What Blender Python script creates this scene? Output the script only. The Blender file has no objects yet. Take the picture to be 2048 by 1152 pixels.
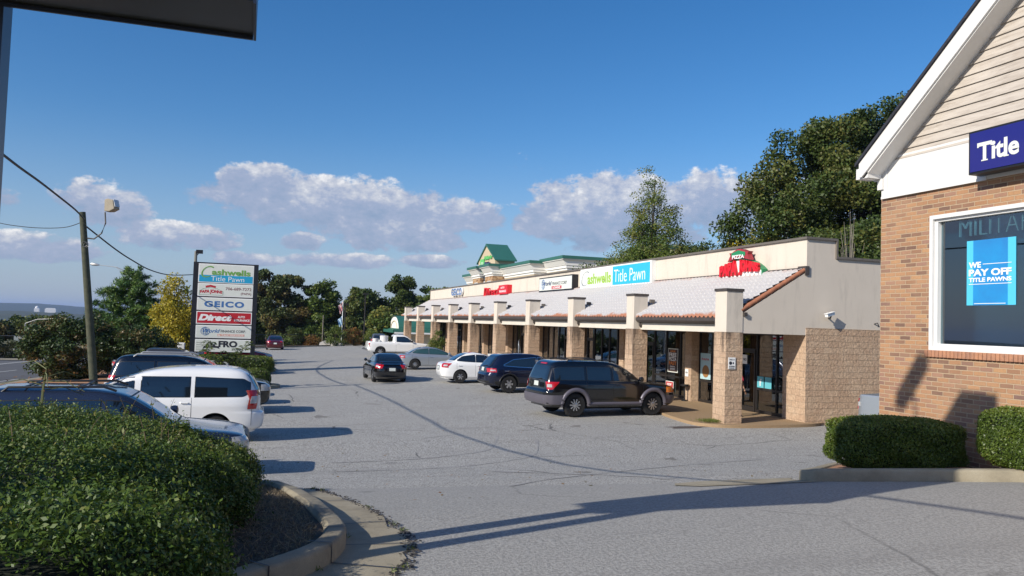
import bpy, bmesh, math, random
import numpy as np
from mathutils import Vector, Matrix
R_ = math.radians
C = bpy.context.scene.collection
scene = bpy.context.scene

# ------------------------------------------------------------------ camera, sky, sun, exposure
cam = bpy.data.objects.new('camera', bpy.data.cameras.new('camera')); C.objects.link(cam)
PITCH = math.atan(71/1570.); YAW = math.atan(514/1570.); ROLL = .0325
f_ = Vector((math.sin(YAW)*math.cos(PITCH), math.cos(YAW)*math.cos(PITCH), math.sin(PITCH)))
r_ = Vector((math.cos(YAW), -math.sin(YAW), 0)); u_ = r_.cross(f_)
rr = r_*math.cos(ROLL)+u_*math.sin(ROLL); uu = -r_*math.sin(ROLL)+u_*math.cos(ROLL)
cam.matrix_world = Matrix(((rr.x, uu.x, -f_.x, 0), (rr.y, uu.y, -f_.y, 0), (rr.z, uu.z, -f_.z, 3.1), (0, 0, 0, 1)))
cam.data.sensor_width = 36; cam.data.lens = 1570/2048*36
cam.data.clip_end = 20000; cam.data.clip_start = .05
scene.camera = cam
SUND = Vector((1, .40, -.60)).normalized()          # the way the light travels
sun_el = math.asin(-SUND.z); sun_az = math.atan2(-SUND.x, -SUND.y)
sl = bpy.data.lights.new('sun', 'SUN'); sl.energy = 4.9; sl.angle = R_(.5); sl.color = (1, .93, .82)
so = bpy.data.objects.new('sun', sl); C.objects.link(so)
so.rotation_euler = SUND.to_track_quat('-Z', 'Y').to_euler()
scene.view_settings.view_transform = 'Standard'; scene.view_settings.look = 'None'
scene.view_settings.gamma = 1; scene.view_settings.exposure = .17

world = bpy.data.worlds.new('World'); scene.world = world; world.use_nodes = True
wt = world.node_tree; wt.nodes.clear()
class NT:
    def __init__(s, t): s.t = t
    def n(s, k, **kw):
        o = s.t.nodes.new(k)
        for a, v in kw.items():
            if a == 'i':
                for kk, vv in v.items():
                    if hasattr(vv, 'bl_idname') or isinstance(vv, bpy.types.NodeSocket): s.t.links.new(vv, o.inputs[kk])
                    else: o.inputs[kk].default_value = vv
            else: setattr(o, a, v)
        return o
    def m(s, op, a, b=None, c=None):
        o = s.t.nodes.new('ShaderNodeMath'); o.operation = op
        for k, v in enumerate((a, b, c)):
            if v is None: continue
            if isinstance(v, bpy.types.NodeSocket): s.t.links.new(v, o.inputs[k])
            else: o.inputs[k].default_value = v
        return o.outputs[0]
    def mix(s, f, a, b, mode='MIX'):
        o = s.t.nodes.new('ShaderNodeMix'); o.data_type = 'RGBA'; o.blend_type = mode
        for k, v in ((0, f), (6, a), (7, b)):
            if isinstance(v, bpy.types.NodeSocket): s.t.links.new(v, o.inputs[k])
            else: o.inputs[k].default_value = v if k == 0 or len(v) == 4 else (*v, 1)
        return o.outputs[2]
    def ramp(s, f, st):
        o = s.t.nodes.new('ShaderNodeValToRGB'); e = o.color_ramp.elements
        while len(e) < len(st): e.new(.5)
        for q, (p, c) in zip(e, st):
            q.position = p; q.color = (*c, 1) if not isinstance(c, (int, float)) else (c, c, c, 1)
        s.t.links.new(f, o.inputs[0]); return o.outputs[0]
    def noise(s, v, sc, det=4, ro=.55, dist=0):
        o = s.n('ShaderNodeTexNoise', i={'Vector': v, 'Scale': sc, 'Detail': det, 'Roughness': ro, 'Distortion': dist}); return o.outputs[0]
W = NT(wt)
sky = W.n('ShaderNodeTexSky', sky_type='NISHITA', sun_disc=False, sun_elevation=sun_el, sun_rotation=sun_az % (2*math.pi), altitude=150, air_density=1.0, dust_density=.6, ozone_density=3.0)
tc = W.n('ShaderNodeTexCoord').outputs['Generated']
sp = W.n('ShaderNodeSeparateXYZ', i={0: tc})
az = W.m('MULTIPLY', W.m('ARCTAN2', sp.outputs[0], sp.outputs[1]), 57.2958)
el = W.m('MULTIPLY', W.m('ARCSINE', sp.outputs[2]), 57.2958)
cv = W.n('ShaderNodeCombineXYZ', i={0: az, 1: W.m('MULTIPLY', el, 1.5), 2: 3.3}).outputs[0]
n1 = W.noise(cv, .30, 8, .6); n2 = W.noise(cv, .75, 6, .62)
nz = W.m('ADD', W.m('MULTIPLY', W.m('SUBTRACT', n1, .5), 3.3), W.m('MULTIPLY', W.m('SUBTRACT', n2, .5), 1.5))
BL = [(5.2,8.1,10.0,2.0,1),(0.3,9.2,3.6,1.3,1),(9.5,6.3,6,1.4,.9),(14,7.6,3.5,1.4,.8),(3.2,5.3,1.7,.7,1),(-9.6,6.9,2.9,1.7,.8),(-5.4,5.1,4.4,1.0,.75),(-14.5,3.8,5.0,1.0,.75),(-15.2,6.7,1.1,.8,.8),
      (26.2,8.3,7.4,2.9,1.1),(21.0,7.6,3.0,1.8,1),(33,9.0,4.5,2.2,1.1),(19.0,11.6,1.6,.9,.45),(6.4,4.1,4.4,.6,.9),(12.2,4.3,2.6,.5,.8),(-.6,3.9,2.4,.5,.7),(22,16,1.5,.4,.25),(45,9,8,3,.9),(-30,7,8,2.5,1),(-50,9,8,3,1),(70,10,10,3,1),(110,8,14,3,1),(-100,8,20,4,1),(170,9,20,4,1),(150,14,10,3,1)]
tot = None; bot = None; ews = None
for u0, v0, a, b, w in BL:
    du = W.m('DIVIDE', W.m('SUBTRACT', az, u0), a); dv = W.m('DIVIDE', W.m('SUBTRACT', el, v0), b)
    # flat bases: falling below the middle counts double
    dv2 = W.m('MULTIPLY', dv, 1.0)
    q = W.m('SUBTRACT', 1.0, W.m('ADD', W.m('MULTIPLY', du, du), W.m('MULTIPLY', dv2, dv2)))
    q = W.m('ADD', W.m('MULTIPLY', W.m('MAXIMUM', q, 0.0), w), W.m('MULTIPLY', W.m('MAXIMUM', W.m('MINIMUM', q, 0.0), -4.0), 1.3))
    if w < .6: q = W.m('SUBTRACT', q, .35)
    tot = q if tot is None else W.m('SMOOTH_MAX', tot, q, .25)
    ew = W.m('EXPONENT', W.m('MULTIPLY', q, 4.0)); s_ = W.m('MULTIPLY', ew, dv)
    bot = s_ if bot is None else W.m('ADD', bot, s_); ews = ew if ews is None else W.m('ADD', ews, ew)
bot = W.m('DIVIDE', bot, W.m('ADD', ews, 1e-4))
dens = W.m('ADD', W.m('ADD', tot, nz), .10)
dn = W.n('ShaderNodeMapRange', interpolation_type='SMOOTHSTEP', i={0: dens, 1: -.05, 2: .5}).outputs[0]
# light comes from the left and above: brighter on tops, grey-violet below
shd = W.m('ADD', W.m('MULTIPLY', bot, .55), W.m('MULTIPLY', W.m('SUBTRACT', n2, .48), 2.6))
ccol = W.ramp(W.n('ShaderNodeMapRange', i={0: shd, 1: -.75, 2: 1.0}).outputs[0], [(0, (2.1, 2.8, 4.1)), (.5, (3.1, 3.5, 4.7)), (.75, (5.0, 5.1, 5.6)), (1, (8.0, 7.8, 7.6))])
hz = W.n('ShaderNodeMapRange', interpolation_type='SMOOTHSTEP', i={0: el, 1: 14, 2: -1}).outputs[0]
skc = W.n('ShaderNodeHueSaturation', i={'Saturation': 1.32, 'Value': 1.0, 'Color': sky.outputs[0]}).outputs[0]
skc = W.mix(1.0, skc, (.93, .925, 1.0), 'MULTIPLY')
skc = W.mix(W.m('MULTIPLY', hz, .68), skc, (2.5, 3.25, 4.7))
out_c = W.mix(W.m('MULTIPLY', dn, .86), skc, ccol)
bg = W.n('ShaderNodeBackground', i={'Color': out_c, 'Strength': .115})
wt.links.new(bg.outputs[0], W.n('ShaderNodeOutputWorld').inputs[0])

# ------------------------------------------------------------------ helpers
rnd = random.Random(7); RG = np.random.default_rng(11)
MATS = {}
def mat(name, col=(.5, .5, .5), rough=.6, metal=0, var=0., vs=3., bump=0., bs=40., coat=0., spec=.5, col2=None, emit=None, build=None):
    if name in MATS: return MATS[name]
    m = bpy.data.materials.new(name); m.use_nodes = True; t = NT(m.node_tree)
    p = m.node_tree.nodes['Principled BSDF']; MATS[name] = m
    p.inputs['Base Color'].default_value = (*col, 1); p.inputs['Roughness'].default_value = rough
    p.inputs['Metallic'].default_value = metal; p.inputs['Coat Weight'].default_value = coat; p.inputs['Coat Roughness'].default_value = .05
    p.inputs['Specular IOR Level'].default_value = spec
    oc = t.n('ShaderNodeTexCoord').outputs['Object']
    if var or col2:
        nf = t.noise(oc, vs, 6, .6)
        c2 = col2 or tuple(c*(1-var) for c in col)
        f = t.n('ShaderNodeMapRange', i={0: nf, 1: .35, 2: .68}).outputs[0]
        m.node_tree.links.new(t.mix(f, col, c2), p.inputs['Base Color'])
    if bump:
        b = t.n('ShaderNodeBump', i={'Strength': bump, 'Distance': .02, 'Height': t.noise(oc, bs, 4)})
        m.node_tree.links.new(b.outputs[0], p.inputs['Normal'])
    if build: build(t, p, oc, m.node_tree.links)
    return m

def thing(name, label, cat, loc=(0, 0, 0), rz=0, group=None):
    o = bpy.data.objects.new(name, None); C.objects.link(o); o.location = loc; o.rotation_euler = (0, 0, rz)
    o.empty_display_size = .3
    o['label'] = label; o['category'] = cat
    if group: o['group'] = group
    return o
def tag(o, label=None, cat=None, group=None, kind=None):
    if label: o['label'] = label
    if cat: o['category'] = cat
    if group: o['group'] = group
    if kind: o['kind'] = kind
    return o
class MB:
    def __init__(s): s.v = []; s.f = []; s.mi = []; s.k = 0
    def add(s, vs, fs, mi=None):
        b = len(s.v); s.v += [tuple(v) for v in vs]
        for f in fs: s.f.append(tuple(b+i for i in f)); s.mi.append(s.k if mi is None else mi)
        return s
    def box(s, x0, x1, y0, y1, z0, z1, mi=None):
        vs = [(x0,y0,z0),(x1,y0,z0),(x1,y1,z0),(x0,y1,z0),(x0,y0,z1),(x1,y0,z1),(x1,y1,z1),(x0,y1,z1)]
        return s.add(vs, [(0,3,2,1),(4,5,6,7),(0,1,5,4),(1,2,6,5),(2,3,7,6),(3,0,4,7)], mi)
    def tube(s, pts, r, n=8, mi=None, caps=True):
        pts = [Vector(p) for p in pts]; rs = r if isinstance(r, (list, tuple)) else [r]*len(pts)
        vs = []; up = Vector((0, 0, 1))
        for i, p in enumerate(pts):
            d = (pts[min(i+1, len(pts)-1)]-pts[max(i-1, 0)]).normalized()
            a = d.cross(up) if abs(d.dot(up)) < .95 else d.cross(Vector((1, 0, 0)))
            a.normalize(); b = d.cross(a)
            for k in range(n):
                t = 2*math.pi*k/n; vs.append(p+(a*math.cos(t)+b*math.sin(t))*rs[i])
        fs = []
        for i in range(len(pts)-1):
            for k in range(n):
                k2 = (k+1) % n; fs.append((i*n+k, i*n+k2, (i+1)*n+k2, (i+1)*n+k))
        if caps: fs.append(tuple(range(n-1, -1, -1))); fs.append(tuple((len(pts)-1)*n+k for k in range(n)))
        return s.add(vs, fs, mi)
    def prism(s, poly, a, b, axis='y', mi=None):
        """extrude a 2d polygon along an axis: poly in (x,z) for y, (y,z) for x, (x,y) for z"""
        n = len(poly); P = {'y': lambda p, t: (p[0], t, p[1]), 'x': lambda p, t: (t, p[0], p[1]), 'z': lambda p, t: (p[0], p[1], t)}[axis]
        vs = [P(p, a) for p in poly]+[P(p, b) for p in poly]
        fs = [tuple(range(n))[::-1], tuple(range(n, 2*n))]+[(i, (i+1) % n, n+(i+1) % n, n+i) for i in range(n)]
        return s.add(vs, fs, mi)
    def lathe(s, prof, c, axis='z', n=24, mi=None):
        vs = []
        for r, h in prof:
            for k in range(n):
                t = 2*math.pi*k/n; a, b = r*math.cos(t), r*math.sin(t)
                vs.append({'z': (c[0]+a, c[1]+b, c[2]+h), 'y': (c[0]+a, c[1]+h, c[2]+b), 'x': (c[0]+h, c[1]+a, c[2]+b)}[axis])
        m = len(prof); fs = [(i*n+k, i*n+(k+1) % n, (i+1)*n+(k+1) % n, (i+1)*n+k) for i in range(m-1) for k in range(n)]
        fs += [tuple(range(n))[::-1], tuple((m-1)*n+k for k in range(n))]
        return s.add(vs, fs, mi)
    def grid(s, g, mi=None):
        nr, nc = len(g), len(g[0])
        return s.add([p for r in g for p in r], [(i*nc+j, i*nc+j+1, (i+1)*nc+j+1, (i+1)*nc+j) for i in range(nr-1) for j in range(nc-1)], mi)
    def shell(s, g, nrm, out=.004, inn=.02, mi=None):
        """closed thin solid from a grid of points and a grid of outward normals"""
        nr, nc = len(g), len(g[0]); N = nr*nc
        vs = [Vector(g[i][j])+Vector(nrm[i][j])*out for i in range(nr) for j in range(nc)]+[Vector(g[i][j])-Vector(nrm[i][j])*inn for i in range(nr) for j in range(nc)]
        fs = []
        for i in range(nr-1):
            for j in range(nc-1):
                a, b, c, d = i*nc+j, i*nc+j+1, (i+1)*nc+j+1, (i+1)*nc+j
                fs += [(a, b, c, d), (N+d, N+c, N+b, N+a)]
        for i in range(nr-1):
            for j in (0, nc-1):
                a, b = i*nc+j, (i+1)*nc+j; fs.append((a, b, N+b, N+a) if j == 0 else (b, a, N+a, N+b))
        for j in range(nc-1):
            for i in (0, nr-1):
                a, b = i*nc+j, i*nc+j+1; fs.append((b, a, N+a, N+b) if i == 0 else (a, b, N+b, N+a))
        return s.add(vs, fs, mi)
    def build(s, name, m, parent=None, smooth=False, off=True, bevel=0):
        me = bpy.data.meshes.new(name)
        o_ = parent.matrix_basis.translation if (parent is not None and off) else Vector((0, 0, 0))
        if parent is not None and off and parent.parent is not None: o_ = o_+parent.parent.location
        V = np.array(s.v, float).reshape(-1, 3)-np.array(o_)
        me.from_pydata([tuple(v) for v in V], [], s.f)
        for mm in (m if isinstance(m, (list, tuple)) else [m]):
            if mm: me.materials.append(mm)
        if any(s.mi): me.polygons.foreach_set('material_index', s.mi)
        if smooth: me.polygons.foreach_set('use_smooth', [True]*len(s.f))
        me.validate(); me.update()
        boxuv(me, np.array(o_))
        if smooth:
            try: me.set_sharp_from_angle(angle=R_(38))
            except Exception: pass
        o = bpy.data.objects.new(name, me); C.objects.link(o)
        if parent is not None: o.parent = parent
        if bevel:
            b = o.modifiers.new('b', 'BEVEL'); b.width = bevel; b.segments = 2; b.limit_method = 'ANGLE'
        return o
def boxuv(me, o_=np.zeros(3)):
    nl = len(me.loops)
    if not nl: return
    uv = me.uv_layers.new(name='UVMap')
    co = np.empty(len(me.vertices)*3); me.vertices.foreach_get('co', co); co = co.reshape(-1, 3)+o_
    li = np.empty(nl, int); me.loops.foreach_get('vertex_index', li)
    nm = np.empty(len(me.polygons)*3); me.polygons.foreach_get('normal', nm); nm = np.abs(nm.reshape(-1, 3))
    tot = np.empty(len(me.polygons), int); me.polygons.foreach_get('loop_total', tot)
    ax = np.repeat(np.argmax(nm*np.array([1, 1, 1.02]), 1), tot); p = co[li]
    u = np.where(ax == 0, p[:, 1], p[:, 0]); v = np.where(ax == 2, p[:, 1], p[:, 2])
    uv.data.foreach_set('uv', np.stack([u, v], 1).ravel())
def struct(name, mb, m, **k): return tag(mb.build(name, m, **k), kind='structure')

def text(s, name, m, org, right, up, w, h, parent=None, bold=0., shear=0., depth=.004, warp=None, fn=None, spacing=1.0):
    """lettering: org = lower left corner (world), fitted to w x h metres"""
    cu = bpy.data.curves.new('t', 'FONT'); cu.body = s; cu.offset = bold; cu.shear = shear; cu.space_character = spacing; cu.resolution_u = 4
    cu.extrude = .01
    to = bpy.data.objects.new('t', cu); C.objects.link(to)
    dg = bpy.context.evaluated_depsgraph_get(); me = bpy.data.meshes.new_from_object(to.evaluated_get(dg)); bpy.data.objects.remove(to)
    n = len(me.vertices); co = np.empty(n*3); me.vertices.foreach_get('co', co); co = co.reshape(-1, 3)
    mn, mx = co.min(0), co.max(0); u = (co[:, 0]-mn[0])/(mx[0]-mn[0]); v = (co[:, 1]-mn[1])/(mx[1]-mn[1]); d = (co[:, 2]-mn[2])/(mx[2]-mn[2])
    if warp: u, v = warp(u, v)
    right = np.array(right, float); up = np.array(up, float); nn = np.cross(right, up)
    P = np.array(org)+np.outer(u*w, right)+np.outer(v*h, up)+np.outer(d*depth, nn)
    if parent is not None:
        P = P-np.array(parent.location)
        if parent.parent is not None: P = P-np.array(parent.parent.location)
    me.vertices.foreach_set('co', P.ravel()); me.materials.clear(); me.materials.append(m); me.update()
    o = bpy.data.objects.new(name, me); C.objects.link(o)
    if parent is not None: o.parent = parent
    return o

# ------------------------------------------------------------------ terrain
YS = [-30,0,5.5,7,8.5,10.3,12.5,15,18,22,30,45,70,90,130,200,400,1500,3000,9000]
ZS = [1.6,1.52,1.47,1.38,1.19,.92,.58,.26,.08,.05,.08,.05,-.15,-.3,-1.2,-3,-8,-20,-25,-25]
def smv(t): t = np.clip(t, 0, 1); return t*t*(3-2*t)
def Hn(x, y):
    x = np.asarray(x, float); y = np.asarray(y, float)
    base = np.interp(y, YS, ZS); k1 = smv((y-18)/24)
    z = base+np.where(x > -6.5, .028*(np.minimum(x, 14)-11)*k1, .028*-17.5*k1)
    k = smv((-6.5-x)/6)*smv((y-12)/20); zr = np.interp(y, [0,70,130,400,1500,3000], [-1,-1,-3,-9,-20,-25])
    z = np.where(x < -6.5, z*(1-k)+zr*k, z)
    z = z-smv((-x-60)/400)*10*smv((y+400)/200)
    return z
def H(x, y): return float(Hn(x, y))
def sheet(name, ys, xl, xr, nx, dz, m, kind='structure'):
    ys = np.array(ys, float); g = []
    for y in ys:
        a, b = xl(y), xr(y); xs = np.linspace(a, b, nx); zz = Hn(xs, np.full(nx, y))+dz
        g.append([(xs[i], y, zz[i]) for i in range(nx)])
    mb = MB(); mb.grid(g); return tag(mb.build(name, m, smooth=True), kind=kind)
def lin(a, b, st): return list(np.arange(a, b+1e-6, st))

# ---- materials of the setting
def asphalt(near):
    def b(t, p, oc, L):
        fine = t.noise(oc, 55, 3, .7); mid = t.noise(oc, .8, 5, .6); big = t.noise(oc, .16, 4, .6, .6)
        grit = t.noise(oc, 36, 3, .8)
        base = t.ramp(mid, [(.3, (.28, .26, .222)), (.7, (.36, .335, .29))])
        base = t.mix(t.n('ShaderNodeMapRange', i={0: big, 1: .45, 2: .7}).outputs[0], base, (.315, .285, .235))
        base = t.mix(t.n('ShaderNodeMapRange', i={0: grit, 1: .42, 2: .58, 3: .0, 4: 1}).outputs[0], t.mix(.68, base, (.05, .05, .05)), t.mix(.62, base, (.70, .69, .65)))
        xyz = t.n('ShaderNodeSeparateXYZ', i={0: oc}); seam = t.m('ADD', t.m('ADD', xyz.outputs[1], t.m('MULTIPLY', xyz.outputs[0], .3)), t.m('MULTIPLY', t.m('SUBTRACT', t.noise(oc, .8, 4), .5), .8))
        newer = t.n('ShaderNodeMapRange', i={0: seam, 1: 10.75, 2: 10.55}).outputs[0]
        base = t.mix(t.m('MULTIPLY', newer, .7), base, (.285, .28, .265))
        # long stretched tyre-darkened bands
        mp = t.n('ShaderNodeMapping', i={0: oc, 3: (.16, .9, 1), 2: (0, 0, -.45)}).outputs[0]
        st = t.noise(mp, 1.1, 5, .55, 1.2)
        base = t.mix(t.n('ShaderNodeMapRange', i={0: st, 1: .56, 2: .72, 3: 0, 4: .45}).outputs[0], base, (.20, .193, .182))
        # cracks
        wv = t.n('ShaderNodeMixRGB', blend_type='ADD', i={0: .35, 1: oc, 2: t.n('ShaderNodeTexNoise', i={'Vector': oc, 'Scale': .9, 'Detail': 6}).outputs[1]}).outputs[0]
        vo = t.n('ShaderNodeTexVoronoi', feature='DISTANCE_TO_EDGE', i={'Vector': wv, 'Scale': .22}).outputs[0]
        ck = t.n('ShaderNodeMapRange', i={0: vo, 1: .0015, 2: .006, 3: 1, 4: 0}).outputs[0]
        msk = t.n('ShaderNodeMapRange', i={0: t.noise(oc, .25, 2), 1: .5, 2: .6}).outputs[0]
        ck = t.m('MULTIPLY', t.m('MULTIPLY', ck, msk), .75)
        base = t.mix(ck, base, (.05, .05, .05))
        # oil spots in the parking rows
        sp_ = t.n('ShaderNodeMapRange', i={0: t.noise(oc, .9, 3, .5), 1: .68, 2: .76, 3: 0, 4: .5}).outputs[0]
        base = t.mix(sp_, base, (.06, .055, .05))
        L.new(base, p.inputs['Base Color'])
        bb = t.n('ShaderNodeBump', i={'Strength': .75, 'Distance': .014, 'Height': grit}); L.new(bb.outputs[0], p.inputs['Normal'])
    return b
M = {}
M['asphalt'] = mat('asphalt_worn', rough=.85, spec=.3, build=asphalt(1))
M['roadm'] = mat('road_asphalt', (.105, .105, .11), .85, var=.25, vs=.5, bump=.3, bs=60)
def concrete_b(t, p, oc, L):
    a = t.noise(oc, 2.2, 6, .65); g = t.noise(oc, 120, 2, .7)
    c = t.ramp(a, [(.3, (.19, .16, .11)), (.5, (.31, .27, .19)), (.75, (.40, .355, .265))])
    c = t.mix(t.n('ShaderNodeMapRange', i={0: g, 1: .35, 2: .7, 3: 0, 4: .5}).outputs[0], c, (.2, .175, .13))
    L.new(c, p.inputs['Base Color']); b = t.n('ShaderNodeBump', i={'Strength': .4, 'Distance': .01, 'Height': g}); L.new(b.outputs[0], p.inputs['Normal'])
M['kerb'] = mat('kerb_concrete', rough=.9, build=concrete_b)
def dirt_b(t, p, oc, L):
    a = t.noise(oc, 3, 8, .7); g = t.noise(oc, 60, 5, .75)
    c = t.ramp(a, [(.3, (.06, .045, .033)), (.6, (.12, .09, .065)), (.8, (.17, .12, .08))])
    c = t.mix(t.n('ShaderNodeMapRange', i={0: g, 1: .55, 2: .7, 3: 0, 4: .8}).outputs[0], c, (.28, .24, .18))
    L.new(c, p.inputs['Base Color']); b = t.n('ShaderNodeBump', i={'Strength': .9, 'Distance': .03, 'Height': g}); L.new(b.outputs[0], p.inputs['Normal'])
M['soil'] = mat('bed_soil', rough=.95, build=dirt_b)
M['reddirt'] = mat('red_dirt', (.40, .20, .105), .95, col2=(.30, .17, .09), vs=1.3, bump=.6, bs=25)
M['grass'] = mat('dry_grass', (.13, .125, .05), .95, col2=(.17, .15, .08), vs=.4, bump=.5, bs=8)
M['agg'] = mat('aggregate_pavement', (.36, .25, .14), .85, col2=(.24, .16, .09), vs=45, bump=.4, bs=70)
def block_b(t, p, oc, L):
    uv = t.n('ShaderNodeTexCoord').outputs['UV']
    br = t.n('ShaderNodeTexBrick', offset=.5, i={'Vector': uv, 'Scale': 1, 'Color1': (0, 0, 0, 1), 'Color2': (1, 1, 1, 1), 'Mortar Size': .006, 'Mortar Smooth': .2, 'Brick Width': .406, 'Row Height': .203})
    g = t.noise(oc, 14, 6, .62); g2 = t.noise(oc, 1.6, 4, .6)
    c = t.mix(br.outputs['Color'], (.52, .36, .245), (.60, .435, .30))
    c = t.mix(t.n('ShaderNodeMapRange', i={0: g, 1: .3, 2: .62, 3: .6, 4: 0}).outputs[0], c, (.27, .18, .12))
    c = t.mix(t.n('ShaderNodeMapRange', i={0: g2, 1: .5, 2: .72, 3: 0, 4: .4}).outputs[0], c, (.56, .44, .32))
    c = t.mix(t.m('MULTIPLY', br.outputs['Fac'], .7), c, (.37, .29, .21))
    L.new(c, p.inputs['Base Color'])
    hh = t.m('SUBTRACT', t.m('MULTIPLY', t.noise(oc, 11, 8, .68), 1.0), t.m('MULTIPLY', br.outputs['Fac'], .55))
    b = t.n('ShaderNodeBump', i={'Strength': 1.0, 'Distance': .055, 'Height': hh}); L.new(b.outputs[0], p.inputs['Normal'])
M['block'] = mat('split_face_block', rough=.92, spec=.2, build=block_b)
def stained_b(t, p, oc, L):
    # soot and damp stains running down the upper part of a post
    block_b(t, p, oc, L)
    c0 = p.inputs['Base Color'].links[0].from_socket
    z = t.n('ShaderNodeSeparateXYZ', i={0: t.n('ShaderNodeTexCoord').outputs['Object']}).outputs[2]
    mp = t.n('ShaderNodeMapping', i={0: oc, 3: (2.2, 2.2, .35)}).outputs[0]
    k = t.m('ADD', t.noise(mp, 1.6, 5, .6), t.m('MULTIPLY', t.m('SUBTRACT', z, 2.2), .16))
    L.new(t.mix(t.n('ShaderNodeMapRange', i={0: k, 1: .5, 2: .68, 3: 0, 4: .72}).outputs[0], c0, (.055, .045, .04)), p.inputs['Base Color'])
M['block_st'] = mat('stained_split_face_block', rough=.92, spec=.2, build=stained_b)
def stucco_b(c1, c2, st):
    def b(t, p, oc, L):
        g = t.noise(oc, 70, 3, .6); mp = t.n('ShaderNodeMapping', i={0: oc, 3: (1.3, 1.3, .25)}).outputs[0]; s_ = t.noise(mp, 1.6, 8, .74)
        c = t.mix(t.noise(oc, 1.1, 4), c1, c2)
        c = t.mix(t.n('ShaderNodeMapRange', i={0: s_, 1: .52, 2: .78, 3: 0, 4: st}).outputs[0], c, (.20, .18, .16))
        L.new(c, p.inputs['Base Color']); bb = t.n('ShaderNodeBump', i={'Strength': .35, 'Distance': .008, 'Height': g}); L.new(bb.outputs[0], p.inputs['Normal'])
    return b
M['stucco'] = mat('cream_stucco', rough=.9, spec=.2, build=stucco_b((.67, .60, .51), (.58, .515, .435), .45))
M['stucco_shaded'] = mat('shaded_cream_stucco', rough=.9, spec=.2, build=stucco_b((.47, .43, .365), (.40, .365, .31), .35))  # cream stucco with shade put into its colour; not used on any wall
M['trim'] = mat('fascia_board', (.68, .62, .53), .7, var=.12, vs=2)
M['gutter'] = mat('dark_gutter', (.075, .062, .055), .45, var=.3, vs=4)
M['capm'] = mat('parapet_cap_metal', (.155, .135, .115), .5, var=.2, vs=1.5)
M['downsp'] = mat('old_metal', (.16, .145, .13), .5, .3, var=.3, vs=8)
def tile_b(t, p, oc, L):
    uvz = t.n('ShaderNodeSeparateXYZ', i={0: t.n('ShaderNodeTexCoord').outputs['Object']})
    n_ = t.noise(oc, 1.2, 5, .6); nf = t.noise(oc, 9, 4, .6)
    zz = t.m('ADD', uvz.outputs[2], t.m('MULTIPLY', t.m('SUBTRACT', n_, .5), .55))
    lo = t.n('ShaderNodeMapRange', i={0: zz, 1: 3.50, 2: 3.42, 3: 0, 4: .95}).outputs[0]
    hi = t.n('ShaderNodeMapRange', i={0: zz, 1: 5.0, 2: 5.2, 3: 0, 4: .7}).outputs[0]
    c = t.mix(t.n('ShaderNodeMapRange', i={0: nf, 1: .4, 2: .75, 3: 0, 4: .3}).outputs[0], (.50, .485, .48), (.33, .31, .30))
    c = t.mix(t.m('MAXIMUM', lo, hi), c, (.42, .17, .09)); L.new(c, p.inputs['Base Color'])
M['tile'] = mat('white_coated_tile', rough=.7, build=tile_b)
M['terra'] = mat('terracotta', (.40, .16, .085), .7, var=.3, vs=6)
M['frame'] = mat('dark_bronze_frame', (.03, .026, .024), .4, .3)
M['glass'] = mat('dark_shop_glass', (.012, .016, .018), .03, spec=1.0)
M['glass_t'] = mat('teal_window_glass', (.02, .05, .06), .02, spec=1.0)
M['white'] = mat('white_paint', (.70, .69, .67), .5, var=.05, vs=6)
M['offw'] = mat('sign_face_white', (.70, .72, .66), .35, var=.06, vs=3)
M['black'] = mat('black_metal', (.012, .012, .014), .4)
M['blk_sign'] = mat('sign_cabinet_black', (.010, .011, .016), .45)
M['red'] = mat('sign_red', (.45, .015, .025), .4)
M['redl'] = mat('letter_red', (.62, .01, .02), .35)
M['green'] = mat('sign_green', (.02, .22, .09), .4)
M['lime'] = mat('lime_green', (.30, .50, .05), .4)
M['ltgreen'] = mat('leaf_green_letter', (.16, .36, .07), .4)
M['cyan'] = mat('sign_cyan', (.03, .44, .68), .35)
M['cyan2'] = mat('sign_blue', (.02, .33, .56), .35)
M['navyl'] = mat('sign_navy', (.02, .03, .10), .4)
M['blue'] = mat('letter_blue', (.06, .16, .38), .4)
M['lwhite'] = mat('letter_white', (.82, .82, .80), .4)
M['ink'] = mat('ink_dark', (.02, .02, .03), .5)
M['orange'] = mat('orange_ink', (.75, .22, .02), .5)
M['pinkish'] = mat('faded_red_strip', (.66, .36, .29), .5)
M['signblue'] = mat('cabinet_blue', (.014, .012, .16), .25, coat=.5)
M['galv'] = mat('galvanised_steel', (.42, .42, .42), .4, .6)
M['pole'] = mat('weathered_wood_pole', (.085, .088, .055), .9, col2=(.045, .055, .035), vs=6, bump=.6, bs=30)
M['wire'] = mat('cable', (.012, .012, .014), .6)
M['wire2'] = mat('bright_wire', (.25, .25, .25), .4, .5)

# ------------------------------------------------------------------ setting: ground, lot, road
ys = sorted(set(lin(-40, 30, 1.)+lin(30, 130, 4)+[150,180,220,300,400,600,900,1300,1800,2400,3000,5000,9000]))
xs = np.array(sorted(set([-6000,-4000,-2500,-1500,-900,-500,-300,-200,-120,-80,-50,-40,-30]+lin(-25, 45, 1.5)+[60,80,120,200,400,800,1500,2500,4000,6000])))
mb = MB(); mb.grid([[(x, y, float(z)) for x, z in zip(xs, Hn(xs, np.full(len(xs), y))-.10)] for y in ys])
struct('ground', mb, M['grass'], smooth=True)
def xl_lot(y):
    if y < 10.4: return -.28+float(np.interp(y, [-12,3,4.6,5.0,5.6,6.2,7,8.2,10.0,10.4], [-1,.2,.9,1.08,1.18,1.16,1.03,.85,.62,.5]))
    return -6.5
sheet('parking_lot', lin(-12, 10.39, .3)+[10.395], xl_lot, lambda y: 24., 60, 0, M['asphalt'])
def xr_far(y): return 34.
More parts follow.
